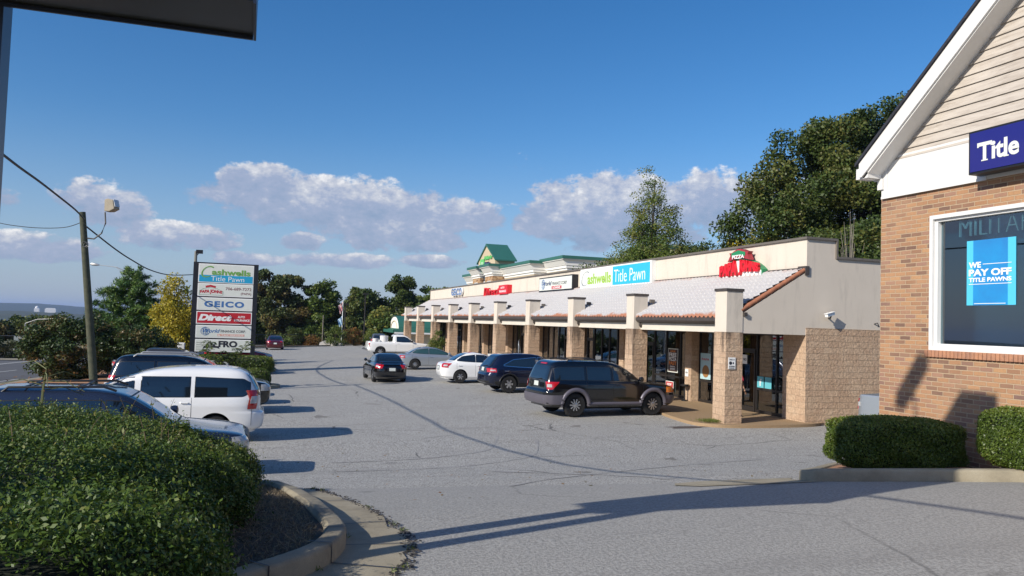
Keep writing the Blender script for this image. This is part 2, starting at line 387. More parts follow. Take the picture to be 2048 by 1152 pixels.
sheet('parking_lot_lower', lin(10.4, 30, .4)+lin(31, 118, 1.5), lambda y: -6.5 if y < 86 else -6.5+(y-86)*.68, xr_far, 60, .0, M['asphalt'])
sheet('dirt_verge', lin(10, 84, 1.5), lambda y: -12.9+.213*(y-48)+.5, lambda y: -6.5, 8, .02, M['reddirt'])
# the bare planting bed beside the drive, with its kerb and gutter pan
KP = [(-3.0,4.05),(-1.2,4.25),(-.35,4.55),(.15,4.9),(.5,5.25),(.66,5.6),(.72,6.05),(.66,6.8),(.56,8.2),(.42,9.6),(.36,10.05),(.1,10.38),(-.4,10.45),(-6.4,10.45)]
def smooth_path(P, k=4):
    P = [np.array(p, float) for p in P]; out = []
    for i in range(len(P)-1):
        p0, p1, p2, p3 = P[max(i-1, 0)], P[i], P[i+1], P[min(i+2, len(P)-1)]
        for j in range(k):
            t = j/k; out.append(.5*((2*p1)+(p2-p0)*t+(2*p0-5*p1+4*p2-p3)*t*t+(3*p1-p0-3*p2+p3)*t**3))
    out.append(P[-1]); return out
def kerb(name, path, w=.16, h=.145, side=1, m=None, rnd_=.03, k=4, label=None):
    """a kerb of real section following a plan path; side=+1 puts its body to the left of the path"""
    P = smooth_path(path, k); g = []
    for i, p in enumerate(P):
        d = P[min(i+1, len(P)-1)]-P[max(i-1, 0)]; d = d/np.linalg.norm(d); n = np.array([-d[1], d[0]])*side
        z = H(p[0], p[1]); row = []
        for o, hh in ((0, -.12), (0, h-rnd_), (rnd_*.4, h-rnd_*.3), (rnd_, h), (w-rnd_, h), (w, h-rnd_), (w, -.12)):
            q = p+n*o; row.append((q[0], q[1], z+hh))
        g.append(row)
    mb = MB(); mb.grid(g); mb.add(g[0], [tuple(range(7))]); mb.add(g[-1], [tuple(range(7))[::-1]])
    # expansion joints: thin dark grooves standing 1 mm proud
    o = struct(name, mb, m or M['kerb'], smooth=True); return o
kerb('kerb', KP, side=1)
P = smooth_path(KP); jm = MB()
for i, p in enumerate(P[:-1]):
    if i % 5 == 2 and i > 3 and i < len(P)-6:
        d = P[i+1]-P[i]; d = d/np.linalg.norm(d); n = np.array([-d[1], d[0]]); z = H(*p)
        q0, q1 = p-n*.5, p+n*.162; a = d*.006
        jm.add([(q0[0]-a[0], q0[1]-a[1], H(*q0)+.020), (q0[0]+a[0], q0[1]+a[1], H(*q0)+.020), (p[0]+a[0], p[1]+a[1], z+.020), (p[0]-a[0], p[1]-a[1], z+.020)], [(0, 1, 2, 3)])
        jm.add([(p[0]-a[0], p[1]-a[1], z+.152), (p[0]+a[0], p[1]+a[1], z+.152), (q1[0]+a[0], q1[1]+a[1], z+.152), (q1[0]-a[0], q1[1]-a[1], z+.152)], [(0, 1, 2, 3)])
        jm.add([(p[0]-n[0]*.002-a[0], p[1]-n[1]*.002-a[1], z+.016), (p[0]-n[0]*.002+a[0], p[1]-n[1]*.002+a[1], z+.016), (p[0]-n[0]*.002+a[0], p[1]-n[1]*.002+a[1], z+.15), (p[0]-n[0]*.002-a[0], p[1]-n[1]*.002-a[1], z+.15)], [(0, 1, 2, 3)])
struct('kerb_joints', jm, M['ink'])
g = []
for i, p in enumerate(P):
    d = P[min(i+1, len(P)-1)]-P[max(i-1, 0)]; d = d/np.linalg.norm(d); n = np.array([-d[1], d[0]]); z = H(*p)
    wd = .46+.03*math.sin(i*2.1)+.03*math.sin(i*.9)
    g.append([(p[0]+n[0]*.02, p[1]+n[1]*.02, z+.016), (p[0]-n[0]*wd*.5, p[1]-n[1]*wd*.5, H(p[0]-n[0]*wd*.5, p[1]-n[1]*wd*.5)+.013), (p[0]-n[0]*wd, p[1]-n[1]*wd, H(p[0]-n[0]*wd, p[1]-n[1]*wd)+.013), (p[0]-n[0]*(wd+.01), p[1]-n[1]*(wd+.01), H(p[0]-n[0]*wd, p[1]-n[1]*wd)-.03)])
mb = MB(); mb.grid(g[:-6]); struct('gutter_pan', mb, M['kerb'], smooth=True)
# crumbled edge where the asphalt breaks against the pan
mb = MB()
for i in range(0, 900):
    t = rnd.random()*(len(P)-16)+4; i0 = int(t); p = P[i0]+(P[i0+1]-P[i0])*(t-i0); d = P[i0+1]-P[i0]; d = d/np.linalg.norm(d); n = np.array([-d[1], d[0]])
    o = .47+rnd.gauss(0, .028); q = p-n*o; s_ = rnd.uniform(.004, .012); z = H(*q)+.012
    vs = [(q[0]+rnd.uniform(-s_, s_)+a*s_, q[1]+rnd.uniform(-s_, s_)+b*s_, z+c*s_*.9) for a, b, c in ((1,1,0),(-1,1,0),(-1,-1,0),(1,-1,0),(0,0,1))]
    mb.add(vs, [(0,1,4),(1,2,4),(2,3,4),(3,0,4)])
tag(mb.build('asphalt_crumbs', mat('crumb', (.045, .042, .04), .95)), kind='stuff')
sheet('bed_soil', lin(4.2, 10.4, .2), lambda y: -6.4, lambda y: float(np.interp(y, [4.2,4.55,4.9,5.25,5.6,6.05,6.8,8.2,9.6,10.05,10.4], [-1.9,-.55,.02,.36,.52,.6,.54,.44,.30,.2,-.1])), 40, .10, M['soil'])

# bed in front of the brick building
BP = [(9.3,0),(9.3,6.9),(9.22,7.32),(8.75,7.62),(8.0,8.0),(7.2,8.36),(6.92,8.55),(6.98,8.8),(7.6,9.3),(8.7,10.3),(9.6,11.0)]
kerb('kerb_by_brick_building', BP, side=-1)
poly = [p for p in smooth_path(BP)]+[np.array((9.9, 11.0)), np.array((9.9, 0))]
mb = MB(); cx, cy = 9.2, 8.4
vs = [(p[0]+(cx-p[0])*.02, p[1]+(cy-p[1])*.02, H(*p)+.11) for p in poly]
mb.add(vs+[(cx, cy, H(cx, cy)+.14)], [(i, (i+1) % len(vs), len(vs)) for i in range(len(vs))]); struct('bed_soil_by_brick_building', mb, M['reddirt'])
mb = MB(); mb.grid([[(x, y, H(x, y)+.008) for x in np.linspace(a, b, 8)] for y, a, b in ((8.35,5.2,6.95),(8.6,5.0,6.9),(8.95,5.2,6.95),(9.2,5.8,7.2))]); struct('gutter_pan_by_brick_building', mb, M['kerb'])

# road at the left, lines, pavement, far side
def road_x(y): return -12.9+.213*(y-48)
RW = 11.5
sheet('road', lin(14, 100, 3)+[110,130], lambda y: road_x(y)-RW-max(0, (y-60))*.35, lambda y: road_x(y), 8, .01, M['roadm'])
def ribbon(name, x_of, ys, w, dz, m):
    mb = MB(); mb.grid([[(x_of(y)+a, y, H(x_of(y)+a, y)+dz) for a in (-w/2, w/2)] for y in ys]); return mb
mb = MB()
for off in (.5, 7.6, 7.9): 
    g = [[(road_x(y)-off+a, y, H(road_x(y)-off+a, y)+.018) for a in (-.06, .06)] for y in lin(20, 100, 3)]; mb.grid(g)
for y0 in range(20, 100, 9): mb.grid([[(road_x(y)-4+a, y, H(road_x(y)-4+a, y)+.018) for a in (-.06, .06)] for y in (y0, y0+3)])
struct('road_markings', mb, mat('road_paint', (.55, .55, .52), .7))
mb = MB(); mb.grid([[(x, y, H(x, y)+.02) for x in (road_x(y)+.0, road_x(y)+.5)] for y in lin(14, 90, 3)]); struct('road_kerb', mb, M['kerb'])
sheet('side_road', lin(92, 104, 2), lambda y: -70., lambda y: -9., 20, .03, mat('far_road', (.19, .19, .185), .9))
sheet('pavement', lin(70, 76, 2), lambda y: -60., lambda y: -16., 12, .03, M['kerb'])

# far edge of the lot: low kerb and leaf-littered strip
FE = [(-4.5,88.5),(0.3,94.3),(7.2,105),(12,113),(17.5,121)]
kerb('lot_end_kerb', FE, w=.2, side=1, k=3)
mb = MB(); mb.grid([[(x-o*.84, y+o*.55, H(x, y)+.06-o*.02) for o in (.1, 1.5, 4)] for x, y in FE]); struct('leaf_litter_strip', mb, mat('leaf_litter', (.28, .17, .085), .95, var=.4, vs=3))
# islands on the left of the lot
def island(name, pts, mtop=None):
    P2 = smooth_path(pts+[pts[0]], 4)[:-1]; kerb(name+'_kerb', pts+[pts[0]], side=1, k=4)
    c = np.mean(P2, 0); mb = MB(); mb.add([(p[0]+(c[0]-p[0])*.04, p[1]+(c[1]-p[1])*.04, H(*p)+.11) for p in P2]+[(c[0], c[1], H(*c)+.16)], [(i, (i+1) % len(P2), len(P2)) for i in range(len(P2))])
    struct(name, mb, mtop or M['soil'])
island('planting_island', [(-6.3,44.6),(-1.5,45.0),(.6,47.2),(1.45,50.3),(1.1,53.6),(.1,55.6),(-3,56.2),(-6.3,56.0)])
island('small_planting_island', [(-6.3,36.6),(0.0,36.7),(1.0,37.2),(1.3,37.9),(1.0,38.6),(0,38.9),(-6.3,38.9)], M['reddirt'])

# sidewalk along the shops
SW = [(13.85,90.5),(13.85,60),(13.85,40),(13.85,27),(13.8,25.2),(13.55,23.6),(13.45,22.4),(13.6,21.75),(14.1,21.36),(15,21.22),(16.1,21.2),(17.2,21.3),(17.9,21.55),(18.3,22.0)]
P3 = smooth_path(SW, 3); mb = MB()
top = [(p[0], p[1], .155) for p in P3]; inn = [(p[0]*0+18.2, max(p[1], 21.66), .158) for p in P3]
mb.grid([top, inn]); mb.grid([[(p[0]-.012, p[1]-.012, -.6) for p in P3], [(p[0]-.012, p[1]-.005, .13) for p in P3], top]); struct('sidewalk', mb, M['agg'], smooth=True)

# ------------------------------------------------------------------ distant hills and wood
def ridge(name, pts, y0, depth, m, seed, zb=-40):
    r = np.random.default_rng(seed); n = 160; x0, x1 = pts[0][0], pts[-1][0]; X = np.linspace(x0, x1, n)
    Z = np.interp(X, [p[0] for p in pts], [p[1] for p in pts])
    for k in range(1, 7): Z += np.sin(X*.0012*2**k+r.random()*6)*3.2/k**1.1*(1.0)
    mb = MB(); rows = []
    for j in range(10):
        v = j/9; prof = math.sin(v*math.pi/2)**.8
        rows.append([(X[i]+r.normal(0, 6), y0+depth*v, zb+(Z[i]-zb)*prof+r.normal(0, .8)) for i in range(n)])
    rows.append([(X[i], y0+depth*1.8, zb) for i in range(n)])
    mb.grid(rows); return struct(name, mb, m, smooth=True)
M['farwood'] = mat('far_woodland', (.035, .05, .028), .95, col2=(.055, .065, .03), vs=.02)
ridge('hills', [(-4000,20),(-1500,24),(-1100,28),(-850,22),(-500,6),(-200,-8),(500,-12),(4000,0)], 3800, 900, M['farwood'], 3)
ridge('wooded_ridge', [(-2500,-8),(-700,-2),(-450,-4),(-200,-9),(600,-10),(2000,-5)], 1500, 500, M['farwood'], 5)
#@@PART2
# ------------------------------------------------------------------ glass you can see into, brick
def glass_b(tint, refl):
    def b(t, p, oc, L):
        nt = p.id_data; tr = t.n('ShaderNodeBsdfTransparent', i={'Color': (*tint, 1)}); gl = t.n('ShaderNodeBsdfGlossy', i={'Roughness': .015, 'Color': (.9, .95, 1, 1)})
        fr = t.n('ShaderNodeFresnel', i={'IOR': 1.5}).outputs[0]; k = t.m('MINIMUM', t.m('ADD', t.m('MULTIPLY', fr, 1.8), refl), 1.0)
        mx = t.n('ShaderNodeMixShader', i={0: k, 1: tr.outputs[0], 2: gl.outputs[0]}); out = [n for n in nt.nodes if n.type == 'OUTPUT_MATERIAL'][0]
        nt.links.new(mx.outputs[0], out.inputs[0])
    return b
M['sglass'] = mat('shop_glass', build=glass_b((.42, .47, .46), .09))
M['wglass'] = mat('tinted_office_glass', build=glass_b((.26, .42, .46), .10))
M['room'] = mat('shop_interior', (.17, .15, .13), .9)
M['roomd'] = mat('dark_interior', (.05, .055, .06), .9)
M['blind'] = mat('blinds', (.62, .68, .66), .7)
def brick_b(t, p, oc, L):
    uv = t.n('ShaderNodeTexCoord').outputs['UV']
    ds = t.n('ShaderNodeMixRGB', blend_type='ADD', i={0: .010, 1: uv, 2: t.n('ShaderNodeTexNoise', i={'Vector': oc, 'Scale': 9, 'Detail': 3}).outputs[1]}).outputs[0]
    br = t.n('ShaderNodeTexBrick', offset=.5, i={'Vector': ds, 'Scale': 1, 'Color1': (0, 0, 0, 1), 'Color2': (1, 1, 1, 1), 'Mortar': (.5, .5, .5, 1), 'Mortar Size': .008, 'Mortar Smooth': .25, 'Brick Width': .208, 'Row Height': .0677, 'Bias': 0})
    c = t.ramp(br.outputs['Color'], [(0, (.15, .09, .07)), (.14, (.27, .15, .095)), (.3, (.36, .19, .10)), (.5, (.43, .235, .12)), (.72, (.30, .17, .125)), (.85, (.47, .265, .13)), (1, (.20, .12, .10))])
    g = t.noise(oc, 30, 5, .65); big = t.noise(oc, 1.2, 3)
    c = t.mix(t.n('ShaderNodeMapRange', i={0: g, 1: .35, 2: .7, 3: 0, 4: .4}).outputs[0], c, (.24, .145, .10))
    c = t.mix(t.n('ShaderNodeMapRange', i={0: big, 1: .45, 2: .7, 3: 0, 4: .25}).outputs[0], c, (.50, .30, .175))
    c = t.mix(t.m('MULTIPLY', br.outputs['Fac'], .85), c, (.46, .35, .235)); L.new(c, p.inputs['Base Color'])
    hh = t.m('SUBTRACT', t.m('MULTIPLY', g, .35), br.outputs['Fac']); b = t.n('ShaderNodeBump', i={'Strength': 1, 'Distance': .012, 'Height': hh}); L.new(b.outputs[0], p.inputs['Normal'])
M['brick'] = mat('mixed_tan_brick', rough=.88, spec=.25, build=brick_b)
M['sillb'] = mat('rowlock_brick', (.46, .22, .12), .85, col2=(.33, .17, .11), vs=9, bump=.4, bs=50)
def clap_b(t, p, oc, L):
    mp = t.n('ShaderNodeMapping', i={0: oc, 3: (1, .8, 7)}).outputs[0]; a = t.noise(mp, 2.4, 7, .7); s_ = t.noise(oc, 1.4, 3, .6)
    c = t.ramp(a, [(.32, (.34, .295, .25)), (.5, (.46, .41, .355)), (.72, (.54, .49, .43))])
    c = t.mix(t.n('ShaderNodeMapRange', i={0: s_, 1: .6, 2: .72, 3: 0, 4: .35}).outputs[0], c, (.33, .27, .22)); L.new(c, p.inputs['Base Color'])
M['clap'] = mat('weathered_clapboard', rough=.8, build=clap_b)
M['shingle'] = mat('dark_shingle', (.03, .032, .045), .9, var=.4, vs=14, bump=.6, bs=30)
M['greenroof'] = mat('green_metal_roof', (.035, .14, .105), .45, var=.1, vs=1)
M['hotelw'] = mat('hotel_cream', (.54, .44, .30), .85, var=.06, vs=.3)
M['hotelc'] = mat('hotel_cornice', (.78, .76, .72), .7)
def stone_b(t, p, oc, L):
    v = t.n('ShaderNodeTexVoronoi', i={'Vector': t.n('ShaderNodeMapping', i={0: oc, 3: (1, 1, 2.6)}).outputs[0], 'Scale': 1.9})
    g = t.n('ShaderNodeSeparateXYZ', i={0: v.outputs['Color']}).outputs[0]
    L.new(t.ramp(g, [(0, (.20, .10, .05)), (.4, (.38, .22, .11)), (.7, (.50, .34, .19)), (1, (.30, .20, .13))]), p.inputs['Base Color'])
M['stone'] = mat('ledge_stone', rough=.9, build=stone_b)
M['winpane'] = mat('far_window_pane', (.10, .12, .14), .08, spec=.9)

# ------------------------------------------------------------------ the row of shops
B = thing('shop_building', 'long low cream shop row with white tile canopy and square block columns', 'shop building', (17.35, 21.65, .15))
CY = [22.28, 28.70, 34.94, 41.10, 47.16, 53.26, 59.29, 65.42, 71.66, 77.89]; YE = 80.2
mb = MB(); mb.prism([(14.9,3.03),(17.35,3.03),(17.35,3.275),(27,3.275),(27,5.62),(18.5,5.62),(18.5,6.22),(17.35,6.22),(17.35,5.12),(14.9,3.66)], 21.65, 22.1, 'y'); mb.build('gable_end_wall', M['stucco'], B)
mb = MB(); mb.box(17.355, 17.6, 22.1, YE, 3.3, 6.22); mb.box(17.6, 27, YE-.3, YE, 0, 5.6); mb.box(26.8, 27, 22.1, YE-.3, 0, 5.6); mb.build('parapet_wall', M['stucco'], B)
mb = MB(); mb.box(17.28, 17.68, 22.16, YE+.05, 6.222, 6.30); mb.box(17.28, 18.56, 21.58, 22.16, 6.222, 6.30); mb.box(18.502, 18.56, 21.58, 22.16, 5.70, 6.22); mb.box(18.502, 27.1, 21.58, 22.16, 5.622, 5.70); mb.build('parapet_cap', M['capm'], B)
mb = MB(); mb.box(17.6, 26.8, 22.1, YE-.3, 5.3, 5.4); mb.build('flat_roof', M['room'], B)
mb = MB(); mb.box(17.35, 17.8, 21.63, 22.8, 0, 3.272); mb.box(17.8, 27, 21.63, 22.0, -.1, 3.272); mb.build('end_wall', M['block'], B)
mb = MB(); mb.box(14.76, 17.52, 22.1, YE, 3.06, 3.14); mb.build('canopy_ceiling', M['stucco'], B)
for i, yf in enumerate(CY):
    y0 = yf-.65
    mb = MB(); mb.box(14.28, 14.91, y0-.015, yf+.015, .10, 3.05); c = mb.build('column', M['block_st'], B)
    mb = MB(); mb.box(14.3, 14.9, y0, yf, 3.052, 4.36); mb.build('column_top', M['stucco'], c)
    mb = MB(); mb.box(14.27, 14.93, y0-.03, yf+.03, 4.362, 4.45); mb.build('column_cap', M['gutter'], c)
    if i: 
        mb = MB(); mb.box(17.15, 17.6, yf-.3, yf+.2, .14, 3.06); mb.build('pier', M['block'], B)
for i in range(9):
    a, b = CY[i]+.015, CY[i+1]-.665
    mb = MB(); mb.box(14.6, 14.75, a, b, 3.03, 3.30); mb.build('fascia', M['trim'], B)
    mb = MB(); mb.prism([(14.36,3.50),(14.36,3.40),(14.44,3.315),(14.59,3.315),(14.59,3.50),(14.56,3.50),(14.56,3.36),(14.39,3.36),(14.39,3.50)], a+.02, b-.02, 'y')
    mb.tube([(14.5, b-.12, 3.33), (14.5, b-.12, 3.22), (14.62, b-.03, 3.12), (14.8, b+.1, 3.05)] if i else [(14.5, b-.12, 3.33), (14.5, b-.12, 3.2), (14.66, b-.03, 3.1)], .045, 8)
    mb.tube([(14.5, a+.12, 3.33), (14.5, a+.12, 3.22), (14.66, a+.03, 3.1)], .045, 8); mb.build('gutter', M['gutter'], B)
# barrel tile canopy roof, rows really lapped, pans and covers really waved
def tile_roof(y0, y1, skip):
    rows = 12; x0, z0, x1, z1 = 14.40, 3.55, 17.34, 5.20; per = .262
    def run(a, b):
        mb = MB(); n = int((b-a)/per*8)
        ys_ = [a+(b-a)*k/n for k in range(n+1)]
        for r in range(rows):
            ta, tb = r/rows, (r+1)/rows+.012
            g = []
            for t, lift in ((ta, -.024), (ta, .058), (tb, .0)):
                row = []
                for y in ys_:
                    ph = (y % per)/per; hmp = max(0, math.sin(ph*2*math.pi))**.7*.058+max(0, -math.sin(ph*2*math.pi))*-.018
                    row.append((x0+(x1-x0)*min(t, 1)-(z1-z0)*.2*0, y, z0+(z1-z0)*min(t, 1)+hmp*(1.25 if lift > -.01 else .8)+lift))
                g.append(row)
            mb.grid(g)
        return mb
    return run(y0, y1)
mb = tile_roof(21.78, YE, None); tr = mb.build('tile_roof', M['tile'], B, smooth=True)
mb = MB(); mb.prism([(14.42,3.50),(17.35,5.12),(17.35,5.16),(14.42,3.54)], 21.66, YE, 'y'); mb.build('roof_deck', M['gutter'], B)
mb = MB(); mb.box(17.27, 17.352, 22.0, YE, 5.16, 5.275); mb.box(17.27, 17.42, 21.60, 22.0, 5.02, 5.32); mb.build('roof_flashing', M['gutter'], B)
mb = MB()
for k in range(9):
    t0, t1 = k/9, (k+1)/9+.02; a = Vector((14.86, 21.70, 3.76)); b = Vector((17.30, 21.70, 5.19)); mb.tube([a+(b-a)*t0, a+(b-a)*t1], [.082, .068], 12)
mb.build('rake_tile', M['terra'], B, smooth=True)
mb = MB(); mb.box(14.915, 15.03, 21.56, 21.64, 3.58, 3.70); mb.build('gutter_end', M['gutter'], B)
# shop fronts: frames, panes, interiors
rng_b = [(22.8, CY[1]-.3)]+[(CY[i]+.2, CY[i+1]-.3) for i in range(1, 9)]
lay = {0: [22.8,23.35,24.5,25.5,26.5,27.4,28.4], 1: [28.9,29.92,31.12,32.2,33.1,33.9,34.64]}
for i, (a, b) in enumerate(rng_b):
    cuts = lay.get(i) or [a+(b-a)*k/6 for k in range(7)]; door = {0: 2, 1: 3, 2: 4, 3: 1, 4: 3, 5: 1, 6: 4, 7: 2, 8: 3}[i]
    gm = MB(); gm.box(17.545, 17.555, a, b, .2, 3.0); w = gm.build('shop_window', M['sglass'], B)
    fm = MB()
    for k, y in enumerate(cuts): fm.box(17.50, 17.60, y-.035 if k else y, y+.035 if k < 6 else y, .155, 3.055)
    for k in range(6):
        y0, y1 = cuts[k]+.036, cuts[k+1]-.036
        if k == door: continue
        fm.box(17.505, 17.595, y0, y1, .16, .26); fm.box(17.505, 17.595, y0, y1, .98, 1.05)
    fm.box(17.506, 17.594, cuts[0]+.04, cuts[-1]-.04, 2.97, 3.05); fm.build('window_frame', M['frame'], w)
    dm = MB(); y0, y1 = cuts[door]+.05, cuts[door+1]-.05
    for q in ((y0, y0+.07, .17, 2.4), (y1-.07, y1, .17, 2.4), (y0+.07, y1-.07, .17, .34), (y0+.07, y1-.07, 2.3, 2.4), (y0, y1, 2.402, 2.46)): dm.box(17.47, 17.53, *q)
    d = dm.build('shop_door', M['frame'], B); hm = MB(); hm.tube([(17.44, y1-.13, .95), (17.40, y1-.13, 1.0), (17.40, y1-.13, 1.5), (17.44, y1-.13, 1.55)], .014, 8); hm.build('door_handle', M['galv'], d)
rm = MB(); rm.box(17.9, 26.7, 22.2, YE-.4, .02, .10); rm.box(23.0, 23.1, 22.2, YE-.4, .1, 3.0); rm.box(17.62, 26.7, 22.2, YE-.4, 3.04, 3.1)
for i in range(1, 9): rm.box(17.61, 23, CY[i]-.12, CY[i]+.0, .1, 3.03)
rm.build('shop_interior', M['room'], B)
for k in range(22):
    y = rnd.uniform(24, 78); h_ = rnd.uniform(.8, 2.0); d_ = rnd.uniform(19, 21.5); sm_ = MB(); sm_.box(d_, d_+.4, y, y+rnd.uniform(.6, 2.0), .11, h_); sm_.build('shop_shelf', mat(['shelf_white', 'shelf_red', 'shelf_grey', 'shelf_tan'][k % 4], [(.6, .6, .58), (.4, .05, .05), (.25, .26, .28), (.4, .3, .2)][k % 4], .6), B)
bl = MB()
for k in range(26): y = 29.0+k*.088; bl.add([(17.72,y,.3),(17.76,y+.075,.3),(17.76,y+.075,2.95),(17.72,y,2.95)], [(0,1,2,3)])
bl.build('vertical_blinds', M['blind'], B)
cm = MB(); cm.box(19.2, 19.9, 23.6, 27.2, .1, 1.15); cm.build('shop_counter', mat('counter_red', (.35, .03, .03), .5), B)

RT, UP = (0, -1, 0), (0, 0, 1)      # reading direction on the shop front, seen from the lot
def panel(name, m, y0, y1, z0, z1, x0, x1, parent): mb = MB(); mb.box(x0, x1, min(y0, y1), max(y0, y1), z0, z1); return mb.build(name, m, parent)
# posters and notices on the glass
s = thing('poster', 'dark pizza poster reading free pizza fast hung in the shop window', 'poster', (17.49, 30.5, 1.22))
pn = panel('poster_sheet', M['offw'], 30.92, 30.06, 1.2, 2.24, 17.485, 17.495, s); panel('poster_print', mat('poster_dark', (.05, .025, .02), .6), 30.88, 30.10, 1.24, 2.20, 17.479, 17.485, s)
for tx, m_, z, h in (('LARGE', M['orange'], 2.08, .08), ('FREE', M['lwhite'], 1.88, .17), ('PIZZA', M['lwhite'], 1.70, .16), ('FAST', M['orange'], 1.52, .16), ('PAPA', M['lwhite'], 1.42, .06), ('REWARDS', M['lwhite'], 1.31, .08)):
    w_ = .62 if h > .1 else .42; text(tx, 'lettering', m_, (17.479, 30.49+w_/2, z), RT, UP, w_, h, s, .02)
s = thing('hiring_notice', 'small red and white notice reading now hiring low in the shop window', 'notice', (17.49, 30.7, .33))
panel('notice_board', M['offw'], 31.06, 30.40, .32, .80, 17.485, 17.495, s); panel('notice_print', M['red'], 31.03, 30.43, .35, .77, 17.480, 17.485, s)
text('NOW', 'lettering', M['lwhite'], (17.480, 30.92, .60), RT, UP, .38, .12, s, .02); text('HIRING', 'lettering', M['lwhite'], (17.480, 30.98, .41), RT, UP, .5, .12, s, .02)
s = thing('window_poster', 'pale blue pizza picture poster on the glass beside the corner doorway', 'poster', (17.49, 28.0, 1.1))
panel('poster_sheet', mat('pale_blue_paper', (.40, .58, .62), .6), 28.25, 27.5, 1.1, 2.15, 17.485, 17.495, s); mb = MB(); mb.lathe([(.25, -.004), (.25, 0)], (17.484, 27.85, 1.42), 'x', 20); mb.build('pizza_picture', mat('pizza_tan', (.30, .15, .05), .7), s)
text('PAPA', 'lettering', M['red'], (17.484, 28.15, 1.86), RT, UP, .55, .09, s, .02)
s = thing('social_notice', 'pair of small light blue square stickers low on the corner shop glass', 'sticker', (17.49, 24.0, 1.1))
for yy in (24.42, 23.98): panel('sticker', mat('sticker_blue', (.12, .45, .52), .5), yy, yy-.38, 1.08, 1.48, 17.485, 17.492, s)
text('f', 'lettering', M['lwhite'], (17.484, 24.29, 1.14), RT, UP, .13, .26, s, .02)
s = thing('column_notice', 'white notice with a black round symbol on the nearest block column', 'notice', (14.5, 21.60, 1.9))
mb = MB(); mb.box(14.37, 14.63, 21.585, 21.60, 1.88, 2.25); mb.build('notice_plate', M['lwhite'], s); mb = MB(); mb.lathe([(.055, 0), (.055, -.004)], (14.45, 21.585, 2.07), 'y', 16); mb.box(14.53, 14.57, 21.581, 21.585, 2.04, 2.10); mb.build('round_symbol', M['ink'], s)
text('THIS IS A', 'lettering', M['ink'], (14.40, 21.584, 2.16), (1, 0, 0), UP, .2, .04, s); text('NO SMOKING', 'lettering', M['ink'], (14.40, 21.584, 1.95), (1, 0, 0), UP, .2, .035, s); text('ESTABLISHMENT', 'lettering', M['ink'], (14.40, 21.584, 1.90), (1, 0, 0), UP, .2, .03, s)
s = thing('door_notice', 'white notice stuck on the glass beside the corner shop door', 'notice', (17.46, 25.0, 1.9)); panel('notice_plate', M['lwhite'], 25.3, 25.02, 1.88, 2.22, 17.455, 17.465, s); text('NO', 'lettering', M['ink'], (17.455, 25.24, 2.0), RT, UP, .18, .1, s, .02)
s = thing('pier_notice', 'small white paper notice on the block pier by the blinds', 'notice', (17.14, 28.75, 1.2)); panel('notice_plate', M['lwhite'], 28.84, 28.6, 1.15, 1.45, 17.125, 17.145, s); text('OPEN', 'lettering', M['ink'], (17.125, 28.8, 1.27), RT, UP, .16, .08, s)

# wall signs
s = thing('lightbox_sign', 'wide white and sky blue title pawn sign on the cream parapet', 'shop sign', (17.2, 36, 5.16))
panel('sign_box', M['lwhite'], 31.92, 40.1, 5.14, 6.19, 17.10, 17.35, s); panel('blue_face', M['cyan'], 32.05, 35.98, 5.2, 6.13, 17.09, 17.10, s); panel('white_face', M['offw'], 36.06, 39.98, 5.2, 6.13, 17.09, 17.10, s)
text('C', 'lettering', M['navyl'], (17.09, 39.9, 5.27), RT, UP, .95, .78, s, -.035, .35); text('ashwells', 'lettering', M['lime'], (17.09, 39.1, 5.34), RT, UP, 2.95, .56, s, .03)
text('Title Pawn', 'lettering', M['lwhite'], (17.09, 35.8, 5.33), RT, UP, 3.3, .62, s, -.008)
s = thing('lightbox_sign', 'cream black edged finance company box sign with a small globe', 'shop sign', (17.2, 43.7, 5.16))
panel('sign_box', M['blk_sign'], 40.98, 46.45, 5.12, 6.0, 17.0, 17.35, s); panel('sign_face', M['offw'], 41.08, 46.38, 5.2, 5.93, 16.985, 17.0, s)
def globe(parent, c, r, right, nrm_off, m):
    right = Vector(right); up = Vector((0, 0, 1)); nn = right.cross(up); mb = MB(); c = Vector(c)+nn*nrm_off
    def ell(a, b, cy=0):
        pts = [c+right*(a*math.cos(t))+up*(cy+b*math.sin(t)) for t in np.linspace(0, 2*math.pi, 25)]; mb.tube(pts, r*.035, 4, caps=False)
    ell(r, r); ell(r*.5, r); 
    for k in (-.5, 0, .5): w_ = r*math.sqrt(1-k*k); mb.tube([c-right*w_+up*r*k, c+right*w_+up*r*k], r*.035, 4)
    mb.tube([c-up*r, c+up*r], r*.035, 4); return mb.build('globe_emblem', m, parent)
globe(s, (16.985, 45.65, 5.57), .30, RT, .006, M['blue'])
text('World', 'lettering', M['navyl'], (16.985, 45.75, 5.48), RT, UP, 1.55, .26, s, .03, .35); text('FINANCE CORP.', 'lettering', M['ink'], (16.985, 44.1, 5.48), RT, UP, 2.35, .19, s, .01)
panel('red_strip', M['red'], 42.6, 44.2, 5.24, 5.42, 16.98, 16.985, s); text('LOANS', 'lettering', M['lwhite'], (16.98, 44.0, 5.27), RT, UP, 1.2, .12, s, .03)
s = thing('channel_letter_sign', 'red auto insurance channel letters with a red square box on the parapet', 'shop sign', (17.2, 56, 5.15))
text('Direct', 'lettering', M['redl'], (17.30, 59.55, 5.15), RT, UP, 4.0, .68, s, .0, .15, depth=.16, spacing=1.12); panel('red_box', M['redl'], 53.0, 55.1, 5.2, 5.86, 17.0, 17.35, s)
text('AUTO', 'lettering', M['lwhite'], (17.0, 54.6, 5.60), RT, UP, .9, .14, s, .02); text('INSURANCE', 'lettering', M['lwhite'], (17.0, 54.9, 5.33), RT, UP, 1.6, .16, s, .02)
s = thing('channel_letter_sign', 'blue and white insurance channel letters near the far end of the parapet', 'shop sign', (17.3, 68.4, 5.45))
